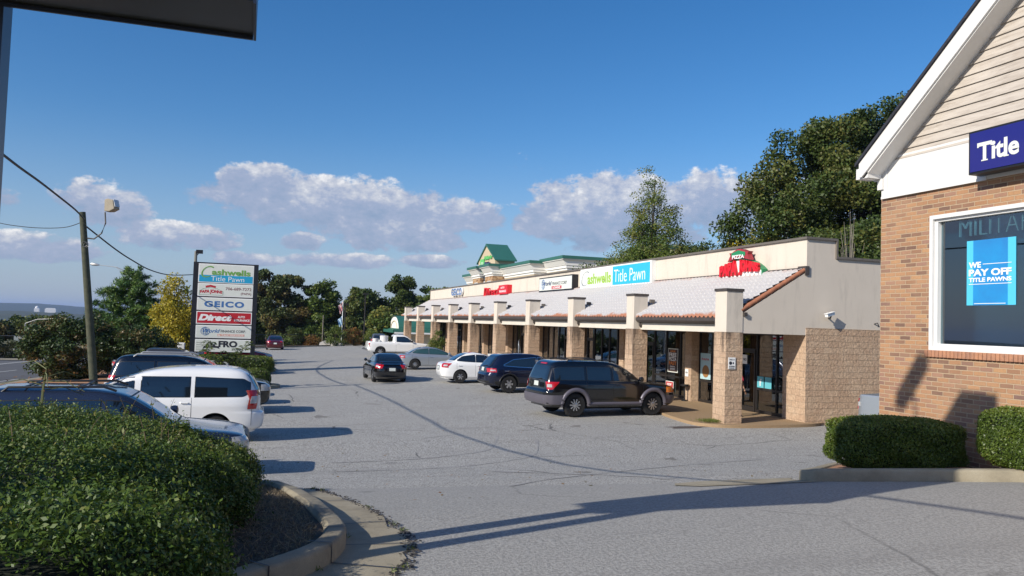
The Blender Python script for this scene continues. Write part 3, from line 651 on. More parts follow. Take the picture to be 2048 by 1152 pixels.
text('GEICO', 'lettering', M['lwhite'], (17.30, 70.25, 5.42), RT, UP, 3.85, .72, s, .05, spacing=1.15, depth=.15); text('GEICO', 'lettering', M['blue'], (17.14, 70.15, 5.47), RT, UP, 3.65, .62, s, .02, spacing=1.2, depth=.02)
s = thing('pizza_sign', 'arched red and green pizza sign with raised letters on the parapet', 'shop sign', (17.2, 25, 5.15))
def arch_poly(yl, yr, zb, zs, zt, inset=0, n=14):
    w_ = yl-yr; pts = [(yl-inset, zb+inset)]; 
    for k in range(n+1):
        u = k/n; z = zs+(zt-zs)*math.sin(math.pi*u)**.85; pts.append((yl-inset-(w_-2*inset)*u, z-inset*.8))
    pts.append((yr+inset, zb+inset)); return pts
mb = MB(); mb.prism(arch_poly(26.32, 23.72, 5.12, 5.42, 5.88), 17.12, 17.34, 'x'); mb.build('sign_box', M['green'], s)
mb = MB(); mb.prism(arch_poly(26.32, 23.72, 5.12, 5.42, 5.88, .06), 17.105, 17.12, 'x'); mb.build('sign_face', M['lwhite'], s)
def wp(u, v): return u, (v*(.66+.34*np.sin(np.pi*np.clip(u, 0, 1))))
text('PAPA', 'lettering', M['redl'], (17.10, 26.28, 5.15), RT, UP, 1.14, .60, s, .06, depth=.10, warp=lambda u, v: (u, v*(.66+.34*np.clip(u, 0, 1)**.8)))
text('JOHNS', 'lettering', M['redl'], (17.10, 25.02, 5.15), RT, UP, 1.20, .60, s, .06, depth=.10, warp=lambda u, v: (u, v*(1-.34*np.clip(u, 0, 1)**1.3)))
mb = MB(); mb.prism([(25.72,5.70),(25.55,5.92),(25.62,6.02)]+[(25.45-.9*k/8, 6.02+.12*math.sin(math.pi*k/8)) for k in range(9)]+[(24.40,6.02),(24.47,5.92),(24.34,5.70),(24.62,5.76)]+[(24.7+.7*k/6, 5.78+.05*math.sin(math.pi*k/6)) for k in range(7)]+[(25.45,5.76)], 17.0, 17.2, 'x'); mb.build('banner', mat('banner_red', (.33, .03, .04), .4), s)
mb = MB(); mb.prism([(25.46,5.86),(25.46,6.0),(25.03,6.09),(24.6,6.0),(24.6,5.86),(25.03,5.92)], 16.985, 17.0, 'x'); mb.build('banner_face', M['green'], s)
text('PIZZA', 'lettering', M['lwhite'], (16.985, 25.4, 5.87), RT, UP, .75, .14, s, .03)
for o_ in [o_ for o_ in s.children][-3:]: o_.location.z -= .09

# security camera on the end wall, flood lights behind the columns
s = thing('security_camera', 'white box security camera on the blank end wall beside the brick building', 'camera', (18.25, 21.65, 3.62))
mb = MB(); mb.box(-.22, .16, -.055, .055, -.045, .055); mb.box(-.25, .18, -.07, .07, .055, .068); o = mb.build('camera_housing', M['lwhite'], s, off=False); o.location = (-.12, -.24, .12); o.rotation_euler = (0, R_(-12), R_(14))
mb = MB(); mb.tube([(18.25, 21.65, 3.62), (18.2, 21.5, 3.62), (18.15, 21.41, 3.69)], .028, 8); mb.build('bracket', M['black'], s)
s = thing('wall_hook', 'small dark hook stuck in the blank grey end wall', 'hook', (20.2, 21.65, 3.5)); mb = MB(); mb.tube([(20.15, 21.65, 3.48), (20.2, 21.55, 3.52), (20.24, 21.55, 3.44), (20.24, 21.56, 3.38)], .018, 6); mb.build('hook', M['black'], s)
for i in range(1, 10):
    s = thing('flood_light', 'small flood light behind the %s column top' % ['', 'second nearest', 'third nearest', 'fourth nearest', 'fifth nearest', 'fifth farthest', 'fourth farthest', 'third farthest', 'second farthest', 'farthest'][i], 'flood light', (14.95, CY[i]-.5, 4.0), 0, 'flood lights behind the columns')
    y = CY[i]-.55; mb = MB(); mb.tube([(14.9, y, 4.08), (15.02, y, 4.08), (15.08, y-.05, 4.14)], .02, 6); mb.build('arm', M['black'], s); mb = MB(); mb.box(15.0, 15.2, y-.14, y-.02, 4.10, 4.24); mb.build('lamp_head', M['capm' if i % 2 else 'black'], s, bevel=.015)

# ------------------------------------------------------------------ brick building at the right
XB = 9.8; s82 = .82
BB = thing('brick_building', 'tan brick building with weathered clapboard gable and white trim', 'building', (XB, 10.4, 1.0))
mb = MB(); mb.box(XB, XB+.24, 9.40, 10.40, .5, 5.7); mb.box(XB, XB+.24, 6.4, 9.40, .5, 2.90); mb.box(XB, XB+.24, 6.4, 9.40, 4.955, 5.7); mb.box(XB, XB+.24, -2.4, 6.4, .5, 5.7)
mb.box(XB+.24, 20, 10.16, 10.4, .2, 5.7); mb.box(19.8, 20, -2.4, 10.16, .2, 5.7); mb.box(XB+.24, 19.8, -2.4, -2.16, .5, 5.7); mb.build('brick_wall', M['brick'], BB)
mb = MB(); y = 9.46
while y > 6.35: mb.box(XB-.045, XB+.10, y-.058, y, 2.80, 2.905); y -= .0677
w_s = mb.build('brick_sill', M['sillb'], BB, bevel=.006)
mb = MB(); mb.box(XB-.03, XB-.002, 8.0, 10.36, 5.36, 6.02); mb.box(XB-.028, XB-.003, -2.3, 8.0, 5.36, 6.02); mb.box(XB-.05, XB-.031, 8.4, 10.36, 5.345, 5.385); mb.box(XB-.045, XB-.031, 10.24, 10.355, 5.386, 6.01); mb.build('white_board', M['white'], BB)
mb = MB(); ztop = 5.95; k = 0
while ztop < 11:
    z0, z1 = ztop, ztop+.142; yl = 10.36-(z0-5.95)/s82; yr = 4-(yl-4)
    if yl < 4.2: break
    yl2 = yl-(z1-z0)/s82
    mb.add([(XB-.036, yl, z0), (XB-.036, yr, z0), (XB-.012, 8-yl2, z1), (XB-.012, yl2, z1), (XB+.02, yl, z0), (XB+.02, yr, z0), (XB+.02, 8-yl2, z1), (XB+.02, yl2, z1)], [(0,1,2,3),(7,6,5,4),(0,4,5,1),(2,6,7,3),(0,3,7,4),(1,5,6,2)])
    ztop = z1; k += 1
mb.build('clapboard_gable', M['clap'], BB)
def rk(y): return 5.93+s82*(10.50-y)
mb = MB()
for sgn in (1, -1):
    Y = (lambda y: y) if sgn == 1 else (lambda y: 8-y)
    mb.prism([(Y(10.50), 5.93), (Y(10.50), 5.70), (Y(10.44), 5.70), (Y(4.0), rk(4)-.28), (Y(4.0), rk(4))], 9.42, 9.455, 'x')
    mb.prism([(Y(10.44), 5.665), (Y(10.44), 5.70), (Y(4.0), rk(4)-.24), (Y(4.0), rk(4)-.275)], 9.457, XB+.0, 'x')
    mb.prism([(Y(10.60), 5.68), (Y(10.60), 5.86), (Y(10.34), 5.86), (Y(10.34), 5.68)], 9.457, XB-.06, 'x')
    mb.prism([(Y(10.41), 5.50), (Y(10.41), 5.68), (Y(10.30), 5.68), (Y(10.30), 5.50)], XB-.08, XB+.3, 'x')
    mb.prism([(Y(10.50), 5.68), (Y(10.50), 5.86), (Y(10.58), 5.86), (Y(10.58), 5.68)], XB, 20, 'x')
mb.build('rake_board', M['white'], BB)
mb = MB()
for sgn in (1, -1):
    Y = (lambda y: y) if sgn == 1 else (lambda y: 8-y); mb.prism([(Y(10.56), rk(10.56)+.004), (Y(10.56), rk(10.56)+.06), (Y(4.0), rk(4)+.065), (Y(4.0), rk(4)+.004)], 9.385, 20.2, 'x')
mb.build('roof', M['shingle'], BB)
gm = MB(); gm.box(XB+.10, XB+.108, 6.45, 9.33, 2.98, 4.90); w = gm.build('window', M['wglass'], BB)
fm = MB()
for a in ((9.34, 9.40, 2.905, 4.955), (6.40, 6.46, 2.905, 4.955), (6.46, 9.34, 2.905, 2.965), (6.46, 9.34, 4.895, 4.955)): fm.box(XB-.02, XB+.14, *a)
for a in ((9.29, 9.34, 2.965, 4.895), (6.46, 6.5, 2.965, 4.895), (6.5, 9.29, 2.965, 3.005), (6.5, 9.29, 4.855, 4.895)): fm.box(XB+.03, XB+.12, *a)
fm.build('window_frame', M['white'], w)
mb = MB(); mb.box(XB+.26, 16, 2, 10.1, 1.0, 1.1); mb.box(15.9, 16, 2, 10.1, 1.1, 5.5); mb.box(XB+.26, 15.9, 2, 2.1, 1.1, 5.5); mb.box(XB+.26, 15.9, 10.05, 10.15, 1.1, 5.5); mb.box(XB+.26, 16, 2, 10.15, 5.5, 5.6); mb.build('office_interior', M['roomd'], BB)
s = thing('title_sign', 'deep blue box sign with white serif lettering under the clapboard gable', 'shop sign', (9.6, 8, 5.4))
mb = MB(); mb.box(9.50, 9.72, 6.1, 8.46, 5.40, 6.01); mb.build('sign_cabinet', M['black'], s); mb = MB(); mb.box(9.488, 9.50, 6.14, 8.43, 5.43, 5.98); mb.build('sign_face', M['signblue'], s)
text('Title', 'lettering', M['offw'], (9.488, 8.30, 5.56), RT, UP, .62, .26, s, .03)
mb = MB()
for y0, y1, z0, z1 in ((8.31, 8.288, 5.755, 5.82), (8.10, 8.08, 5.755, 5.82), (8.245, 8.145, 5.558, 5.575), (7.905, 7.83, 5.558, 5.575)): mb.box(9.482, 9.488, y1, y0, z0, z1)
mb.build('letter_serifs', M['offw'], s)
s = thing('window_poster', 'bright blue poster reading we pay off title pawns inside the office window', 'poster', (XB+.12, 8.4, 3.56))
gx = XB+.09
mb = MB(); mb.box(gx, gx+.006, 8.05, 8.83, 3.58, 4.52); mb.build('poster_sheet', mat('poster_sky', (.08, .50, .72), .5), s)
mb = MB(); mb.box(gx-.003, gx, 8.17, 8.72, 3.58, 4.52); mb.build('poster_centre', mat('poster_blue', (.02, .20, .50), .5, col2=(.015, .29, .62), vs=1.4), s)
text('WE', 'lettering', M['lwhite'], (gx-.003, 8.79, 4.12), RT, UP, .20, .085, s, .03); text('PAY OFF', 'lettering', M['lwhite'], (gx-.003, 8.79, 4.00), RT, UP, .68, .10, s, .035); text('TITLE PAWNS', 'lettering', M['lwhite'], (gx-.003, 8.79, 3.915), RT, UP, .68, .062, s, .03)
mb = MB()
for a, b, z in ((8.56, 8.11, 4.165), (8.79, 8.11, 3.88), (8.70, 8.20, 3.60)): mb.box(gx-.006, gx-.003, b, a, z, z+.008)
mb.build('rule', M['lwhite'], s)
s = thing('neon_letters', 'unlit glass tube capital letters hanging inside the top of the office window', 'neon sign', (XB+.2, 8.4, 4.6)); text('MILITARY', 'tubing', mat('tube_glass', (.62, .66, .66), .2), (XB+.125, 8.98, 4.60), RT, UP, 1.35, .26, s, -.025, depth=.02)
mb = MB(); mb.tube([(XB+.16, 8.99, 4.6), (XB+.17, 8.93, 4.3), (XB+.16, 8.96, 3.9), (XB+.16, 8.9, 3.72)], .006, 6); mb.build('cord', M['galv'], s)
s = thing('vacuum_cleaner', 'dark canister machine with a looped hose behind the office window corner', 'machine', (XB+.45, 9.1, 2.6)); mb = MB(); mb.lathe([(.13, 0), (.15, .1), (.15, .55), (.08, .62)], (XB+.5, 9.12, 2.8), 'z', 16); mb.build('canister', M['black'], s); mb = MB(); mb.tube([(XB+.45, 9.12, 3.4), (XB+.45, 9.15, 3.7), (XB+.42, 9.05, 3.75), (XB+.42, 8.98, 3.4)], .02, 8); mb.build('hose', M['black'], s); mb = MB(); mb.box(XB+.3, XB+.8, 8.8, 9.3, 1.1, 2.8); mb.build('stand', M['black'], s)

# ------------------------------------------------------------------ big sign over the camera (posts and cabinet)
s = thing('overhead_sign', 'dark steel cabinet sign on a square post above the hedge at the frame top', 'sign', (-1.5, 5.0, 1.4))
mat('blue_black_steel', (.022, .028, .05), .35)
mb = MB(); mb.box(-1.53, -1.37, 4.88, 5.04, 1.3, 8.2); mb.build('post', mat('blue_black_steel'), s); mb = MB(); mb.box(-2.17, -2.03, 4.28, 4.42, 1.3, 8.2); mb.build('post', mat('blue_black_steel'), s)
mb = MB(); mb.box(-2.6, -.078, 4.325, 4.875, 4.76, 8.24); mb.build('sign_cabinet', mat('dark_brown_soffit', (.016, .014, .013), .35, var=.4, vs=2), s)
mb = MB(); mb.box(-.076, -.060, 4.30, 4.895, 4.74, 8.26); mb.box(-2.62, -.078, 4.877, 4.895, 4.74, 8.26); mb.box(-2.62, -.078, 4.30, 4.323, 4.80, 8.26); mb.build('cabinet_edge', mat('blue_black_steel'), s)
mb = MB(); mb.box(-3.1, -2.0, 4.70, 4.90, 9.68, 9.92); mb.tube([(-2.5, 4.6, 8.2), (-2.5, 4.8, 9.75)], .02, 8); mb.build('shadow_bar', mat('blue_black_steel'), s)  # unseen bar and rod added to cast a shadow on the brick wall

# ------------------------------------------------------------------ tall pylon sign
s = thing('pylon_sign', 'tall black framed pylon sign stacked with six tenant panels behind the island hedge', 'pylon sign', (-1.7, 49.1, -.3))
Yp = 49.1; XL, XR, ZT, ZB = -3.45, .155, 6.10, .85
def pz(yy): return ZT-(yy-80)/(1075-80)*(ZT-ZB)      # rows measured down the sign
mb = MB(); mb.box(XL, XL+.27, Yp, Yp+.5, -.5, ZT); mb.build('post', M['blk_sign'], s); mb = MB(); mb.box(XR-.25, XR, Yp, Yp+.5, -.5, ZT); mb.build('post', M['blk_sign'], s)
mb = MB(); mb.box(XL+.27, XR-.25, Yp+.06, Yp+.44, ZB, ZT-.002); mb.build('cabinet', M['blk_sign'], s)
a0, a1 = XL+.28, XR-.26; RX = (1, 0, 0); yy = Yp-.004
def row(t, b, m_): mb = MB(); mb.box(a0, a1, Yp, Yp+.055, pz(b), pz(t)); q = mb.build('panel', M['lwhite'], s); mb = MB(); mb.box(a0+.05, a1-.05, Yp-.004, Yp, pz(b)+.05, pz(t)-.05); mb.build('panel_face', m_, q); return pz(b)+.05, pz(t)-.05
W_ = a1-a0
def ptext(tx, m_, u, z, w_, h, **k): text(tx, 'lettering', m_, (a0+u*W_, yy, z), RX, UP, w_*W_, h, s, **k)
b, t = row(95, 305, M['offw']); mb = MB(); mb.box(a0+.05, a1-.05, Yp-.008, Yp-.004, b, b+.40); mb.build('blue_band', M['cyan2'], s); yy = Yp-.010
ptext('C', M['ltgreen'], .05, b+.25, .22, .68, bold=-.015, shear=.4); ptext('ashwells', M['ltgreen'], .24, b+.42, .70, .34, bold=.03); yy = Yp-.008; ptext('Title Pawn', M['lwhite'], .23, b+.06, .60, .28, bold=-.004); yy = Yp-.004
b, t = row(312, 455, M['offw']); ptext('PAPA JOHNS', M['red'], .045, b+.08, .40, .27, bold=.05, warp=lambda u, v: (u, v*(.7+.3*np.sin(np.pi*u)))); mb = MB(); mb.prism([(a0+.45,b+.44),(a0+.42,b+.55),(a0+.7,b+.62),(a0+1.0,b+.55),(a0+.97,b+.44),(a0+.7,b+.50)], yy-.004, yy, 'y'); mb.build('banner', M['red'], s)
mb = MB(); ap = [(a0+.10, b+.03), (a0+.10, b+.25), (a0+.35, b+.40), (a0+.71, b+.46), (a0+1.07, b+.40), (a0+1.40, b+.25), (a0+1.40, b+.03)]
for i in range(len(ap)): p, q = ap[i], ap[(i+1) % len(ap)]; mb.tube([(p[0], yy, p[1]), (q[0], yy, q[1])], .008, 4)
mb.build('emblem_outline', M['green'], s)
ptext('706-689-7272', mat('maroon_ink', (.16, .03, .04), .5), .50, b+.34, .47, .17, bold=.01); ptext('(PAPA)', mat('maroon_ink'), .78, b+.06, .19, .17, bold=.01)
b, t = row(468, 608, M['offw']); ptext('GEICO', M['blue'], .13, b+.13, .72, .36, bold=.05, spacing=1.2)
b, t = row(622, 762, M['red']); ptext('Direct', M['lwhite'], .04, b+.14, .60, .38, bold=.06, shear=.25); ptext('AUTO', M['lwhite'], .745, b+.34, .13, .13, bold=.03); ptext('INSURANCE', M['lwhite'], .68, b+.14, .285, .13, bold=.03)
b, t = row(775, 915, M['offw']); globe(s, (a0+.52, yy, b+.34), .24, RX, .006, M['blue']); ptext('World', M['blue'], .13, b+.25, .31, .22, bold=.02, shear=.35); ptext('FINANCE CORP.', M['ink'], .45, b+.28, .45, .15, bold=.01)
mb = MB(); mb.box(a0+1.2, a0+2.7, yy-.003, yy, b+.06, b+.19); mb.build('pink_strip', M['pinkish'], s); ptext('& TAX SERVICE', M['lwhite'], .40, b+.075, .46, .09)
b, t = row(930, 1068, M['offw']); ptext('FRO', M['ink'], .42, b+.22, .34, .38, bold=.05); ptext('SUPPLY', M['ink'], .66, b+.04, .28, .12, bold=.02)
mb = MB()
for k in range(4): mb.box(a0+.08, a0+1.1, yy-.002, yy, b+.08+k*.13, b+.095+k*.13)
mb.build('panel_lines', M['ink'], s)
mb = MB(); mb.prism([(a0+.42,b+.10),(a0+.5,b+.30),(a0+.62,b+.25),(a0+.7,b+.38),(a0+.78,b+.26),(a0+.95,b+.3),(a0+1.05,b+.40),(a0+1.12,b+.3),(a0+1.3,b+.28),(a0+1.35,b+.12),(a0+1.2,b+.18),(a0+.9,b+.2),(a0+.6,b+.19)], yy-.006, yy, 'y'); mb.build('rider_silhouette', M['ink'], s)
#@@PART3
# ------------------------------------------------------------------ vehicles
def paint(name, col, metal=.25, rough=.28): return mat(name, col, rough, metal, coat=1.0)
M['tyre'] = mat('tyre_rubber', (.014, .014, .015), .85, var=.3, vs=9)
M['rim'] = mat('alloy_rim', (.50, .51, .53), .25, .85)
M['well'] = mat('wheel_well_dark', (.008, .008, .008), .95)
M['cglass'] = mat('car_glass', (.008, .012, .016), .03, spec=1.0, coat=1)
M['cglass_g'] = mat('car_glass_green', (.03, .07, .065), .04, spec=1.0, coat=1)
M['trimb'] = mat('black_trim', (.012, .012, .013), .45)
M['chrome'] = mat('chrome', (.7, .7, .72), .12, 1.0)
M['tail'] = mat('tail_lamp_red', (.42, .008, .012), .12, coat=1)
M['tailw'] = mat('lamp_clear', (.42, .42, .42), .1, coat=1)
M['amber'] = mat('amber_lamp', (.75, .20, .02), .15, coat=1)
M['plate'] = mat('licence_plate', (.66, .70, .66), .4, var=.3, vs=30)
TEMPL = {
 'sedan': dict(H=1.45, L=4.5, W=1.74, F=[(.20,1.95),(.28,2.16),(.45,2.25),(.58,2.23),(.68,2.12),(.76,1.88),(.84,1.52),(.90,1.22),(.94,1.02),(1.1,.72),(1.25,.40),(1.36,.08),(1.42,-.22),(1.45,-.5)],
   R=[(.22,-2.05),(.32,-2.20),(.55,-2.25),(.75,-2.23),(.90,-2.15),(.96,-1.98),(1.0,-1.72),(1.05,-1.62),(1.2,-1.38),(1.33,-1.10),(1.40,-.88),(1.44,-.66),(1.45,-.58)],
   Wd=[(.2,.80),(.32,.86),(.6,.87),(.82,.855),(.92,.82),(.98,.77),(1.2,.68),(1.34,.61),(1.40,.53),(1.44,.40),(1.45,.30)], n=6,
   wf=1.38, wr=-1.30, r=.31, belt=.95, ws=(.97,1.375,.80), rg=(1.06,1.37,.78), sw=[([(-1.42,1.05),(-.98,1.02),(-.50,1.0)],[(-1.42,1.08),(-1.18,1.26),(-.50,1.34)]),([(-.45,1.0),(.10,.985),(.86,.965)],[(-.45,1.345),(.0,1.34),(.34,1.21),(.86,.985)])],
   tl=(.70,.88,.50,-1.95), hl=(.56,.72,.52,1.92), pl=(.62,.76)),
 'suv': dict(H=1.84, L=5.1, W=1.94, F=[(.32,2.30),(.42,2.46),(.65,2.52),(.88,2.50),(1.0,2.38),(1.06,2.1),(1.11,1.62),(1.15,1.28),(1.4,.86),(1.62,.50),(1.74,.22),(1.81,-.15),(1.84,-.6)],
   R=[(.36,-2.38),(.46,-2.55),(.80,-2.56),(.9,-2.50),(1.15,-2.47),(1.4,-2.38),(1.62,-2.28),(1.75,-2.18),(1.82,-1.95),(1.84,-1.6)],
   Wd=[(.32,.88),(.46,.95),(.9,.965),(1.08,.94),(1.15,.90),(1.4,.83),(1.65,.76),(1.76,.71),(1.82,.60),(1.84,.42)], n=9,
   wf=1.53, wr=-1.48, r=.385, belt=1.16, ws=(1.20,1.68,.84), rg=(1.20,1.64,.80), sw=[([(-2.22,1.22),(-1.12,1.20)],[(-2.22,1.56),(-2.08,1.62),(-1.12,1.63)]),([(-1.02,1.20),(-.12,1.19)],[(-1.02,1.63),(-.12,1.63)]),([(-.02,1.19),(1.12,1.18)],[(-.02,1.63),(.30,1.61),(.62,1.45),(1.12,1.20)])],
   tl=(.95,1.22,.70,-2.25), hl=(.78,.98,.62,2.2), pl=(.98,1.12)),
 'van': dict(H=1.76, L=5.13, W=1.98, F=[(.25,2.3),(.42,2.52),(.68,2.55),(.80,2.48),(.92,2.2),(1.02,1.78),(1.07,1.55),(1.3,1.08),(1.5,.62),(1.62,.24),(1.70,-.15),(1.75,-.7),(1.76,-.95)],
   R=[(.28,-2.36),(.36,-2.50),(.60,-2.56),(.70,-2.54),(.76,-2.46),(1.1,-2.44),(1.4,-2.31),(1.60,-2.16),(1.69,-1.98),(1.74,-1.7),(1.76,-1.35)],
   Wd=[(.25,.90),(.42,.98),(.85,.99),(1.02,.96),(1.1,.93),(1.3,.88),(1.52,.81),(1.64,.74),(1.71,.62),(1.75,.45),(1.76,.3)], n=7,
   wf=1.58, wr=-1.44, r=.335, belt=1.08, ws=(1.11,1.60,.84), rg=(1.12,1.58,.80), sw=[([(-2.20,1.18),(-2.05,1.10),(-.98,1.09)],[(-2.20,1.40),(-2.05,1.49),(-.98,1.53)]),([(-.86,1.09),(.18,1.09)],[(-.86,1.53),(.18,1.53)]),([(.34,1.09),(1.32,1.09)],[(.34,1.53),(.52,1.50),(.9,1.30),(1.32,1.11)])],
   tl=(.86,1.18,.76,-2.18), hl=(.66,.84,.60,2.05), pl=(.82,.96)),
 'pickup': dict(hardR=1, H=1.90, L=5.8, W=2.0, F=[(.36,2.62),(.46,2.82),(.7,2.88),(.98,2.85),(1.10,2.72),(1.16,2.3),(1.20,1.75),(1.24,1.48),(1.45,1.12),(1.68,.78),(1.82,.48),(1.88,.22),(1.90,.1)],
   R=[(.38,-2.62),(.48,-2.80),(.62,-2.84),(.70,-2.78),(1.22,-2.76),(1.245,-2.74),(1.25,-.62),(1.6,-.58),(1.8,-.50),(1.88,-.40),(1.90,-.25)],
   Wd=[(.36,.92),(.5,.99),(1.0,1.0),(1.2,.96),(1.25,.92),(1.5,.85),(1.72,.79),(1.84,.70),(1.89,.55),(1.90,.40)], n=12,
   wf=1.90, wr=-1.70, r=.40, belt=1.24, ws=(1.27,1.76,.85), rg=(1.30,1.70,.72), sw=[([(-.28,1.28),(.30,1.25),(1.18,1.26)],[(-.28,1.72),(.42,1.73),(.72,1.60),(1.18,1.30)])],
   tl=(.86,1.14,.80,-2.62), hl=(.84,1.04,.62,2.55), pl=(.66,.78)),
}
def pchip(P):
    P = np.array(P, float); x, y = P[:, 0], P[:, 1]; h = np.diff(x); d = np.diff(y)/h; m = np.zeros(len(x)); m[0], m[-1] = d[0], d[-1]
    for i in range(1, len(x)-1):
        if d[i-1]*d[i] > 0: w1, w2 = 2*h[i]+h[i-1], h[i]+2*h[i-1]; m[i] = (w1+w2)/(w1/d[i-1]+w2/d[i])
    X = np.linspace(x[0], x[-1], 400); k = np.clip(np.searchsorted(x, X)-1, 0, len(h)-1); t = (X-x[k])/h[k]
    Y = (2*t**3-3*t**2+1)*y[k]+(t**3-2*t**2+t)*h[k]*m[k]+(-2*t**3+3*t**2)*y[k+1]+(t**3-t**2)*h[k]*m[k+1]
    return np.stack([X, Y], 1)
class Body:
    def __init__(s, T, L=None, W=None, H_=None):
        s.T = T; a = (L or T['L'])/T['L']; b = (W or T['W'])/T['W']; c = (H_ or T['H'])/T['H']; s.a, s.b, s.c = a, b, c
        s.F = np.array([(z*c, x*a) for z, x in T['F']]); s.R = np.array([(z*c, x*a) for z, x in T['R']]); s.Wd = np.array([(z*c, y*b) for z, y in T['Wd']]); s.n = T['n']; s.keys = [float(q) for A in (s.F, s.R, s.Wd) for q in A[:, 0]]; s.Wd = pchip(s.Wd); s.F = pchip(s.F); s.R = pchip(s.R) if not T.get('hardR') else s.R
        s.z0, s.z1 = s.F[0, 0], s.F[-1, 0]
    def xf(s, z): return np.interp(z, s.F[:, 0], s.F[:, 1])
    def xr(s, z): return np.interp(z, s.R[:, 0], s.R[:, 1])
    def hw(s, z): return np.interp(z, s.Wd[:, 0], s.Wd[:, 1])
    def side(s, x, z):
        f, r = s.xf(z), s.xr(z); m, h = (f+r)/2, (f-r)/2; k = min(abs((x-m)/h), .999); return s.hw(z)*(1-k**s.n)**(1/s.n)
    def end(s, y, z, front):
        f, r = s.xf(z), s.xr(z); m, h = (f+r)/2, (f-r)/2; k = min(abs(y/s.hw(z)), .999); return m+(h if front else -h)*(1-k**s.n)**(1/s.n)
    def mesh(s, mb, nt=72):
        zs = sorted(set(s.keys+list(np.arange(s.z0, s.z1, .025))))
        zs = [z for z in zs if s.z0 <= z <= s.z1]; rings = []
        th = []
        for q in range(4):
            for k in range(nt//4):
                t = k/(nt//4); t = .5-.5*math.cos(math.pi*t) if False else t; th.append((q+t)*math.pi/2)
        for z in zs:
            f, r = s.xf(z), s.xr(z); m, h = (f+r)/2, (f-r)/2; w = s.hw(z); e = 2/s.n; row = []
            for t in th:
                # blend of angular and linear spacing keeps long sides evenly divided
                c_, s_ = math.cos(t), math.sin(t); cc = math.copysign(abs(c_)**e, c_); ss = math.copysign(abs(s_)**e, s_); row.append((m+h*cc, w*ss, z))
            rings.append(row)
        N = len(th); b = len(mb.v); vs = [p for r_ in rings for p in r_]; fs = [(i*N+k, i*N+(k+1) % N, (i+1)*N+(k+1) % N, (i+1)*N+k) for i in range(len(rings)-1) for k in range(N)]
        fs += [tuple(range(N))[::-1], tuple((len(rings)-1)*N+k for k in range(N))]; mb.add(vs, fs, 0); return mb
def interp_chain(ch, x): return float(np.interp(x, [p[0] for p in ch], [p[1] for p in ch]))
def wheel(parent, x, y, r, w, side, rim, nsp, cap=None, dark=False):
    mb = MB(); o = side*w/2
    pr = [(r*.60, -w/2), (r*.90, -w/2), (r*.985, -w*.36), (r, -w*.2), (r, w*.2), (r*.985, w*.36), (r*.90, w/2), (r*.66, w/2*.96), (r*.62, w*.38)]
    mb.lathe([(a, b*side) for a, b in pr], (x, y, r), 'y', 36); wh = mb.build('wheel', M['tyre'], parent, smooth=True, off=False)
    mb = MB(); d = side
    mb.lathe([(r*.66, d*w*.47), (r*.64, d*w*.49), (r*.60, d*w*.47), (r*.58, d*w*.30), (r*.2, d*w*.26), (.001, d*w*.26)], (x, y, r), 'y', 32, 0)
    rk_ = mb; 
    for k in range(nsp):
        t = 2*math.pi*k/nsp; c, s_ = math.cos(t), math.sin(t); hw_ = r*(.10 if nsp < 8 else .05)
        P = []
        for rr_, ww, dd in ((r*.12, hw_*.9, .50), (r*.62, hw_*1.25, .46)):
            for sg in (-1, 1): P.append((x+c*rr_-s_*ww*sg, y+d*w*dd, r+s_*rr_+c*ww*sg))
        for rr_, ww, dd in ((r*.12, hw_*.9, .34), (r*.62, hw_*1.25, .32)):
            for sg in (-1, 1): P.append((x+c*rr_-s_*ww*sg, y+d*w*dd, r+s_*rr_+c*ww*sg))
        rk_.add(P, [(0, 1, 3, 2), (4, 6, 7, 5), (0, 2, 6, 4), (1, 5, 7, 3), (2, 3, 7, 6)], 1)
    mb.lathe([(r*.17, d*w*.34), (r*.17, d*w*.50), (r*.10, d*w*.53), (.001, d*w*.53)], (x, y, r), 'y', 20, 1)
    mb.build('rim', [M['well'] if not cap else M['rim'], rim], wh, smooth=True, off=False)
    return wh
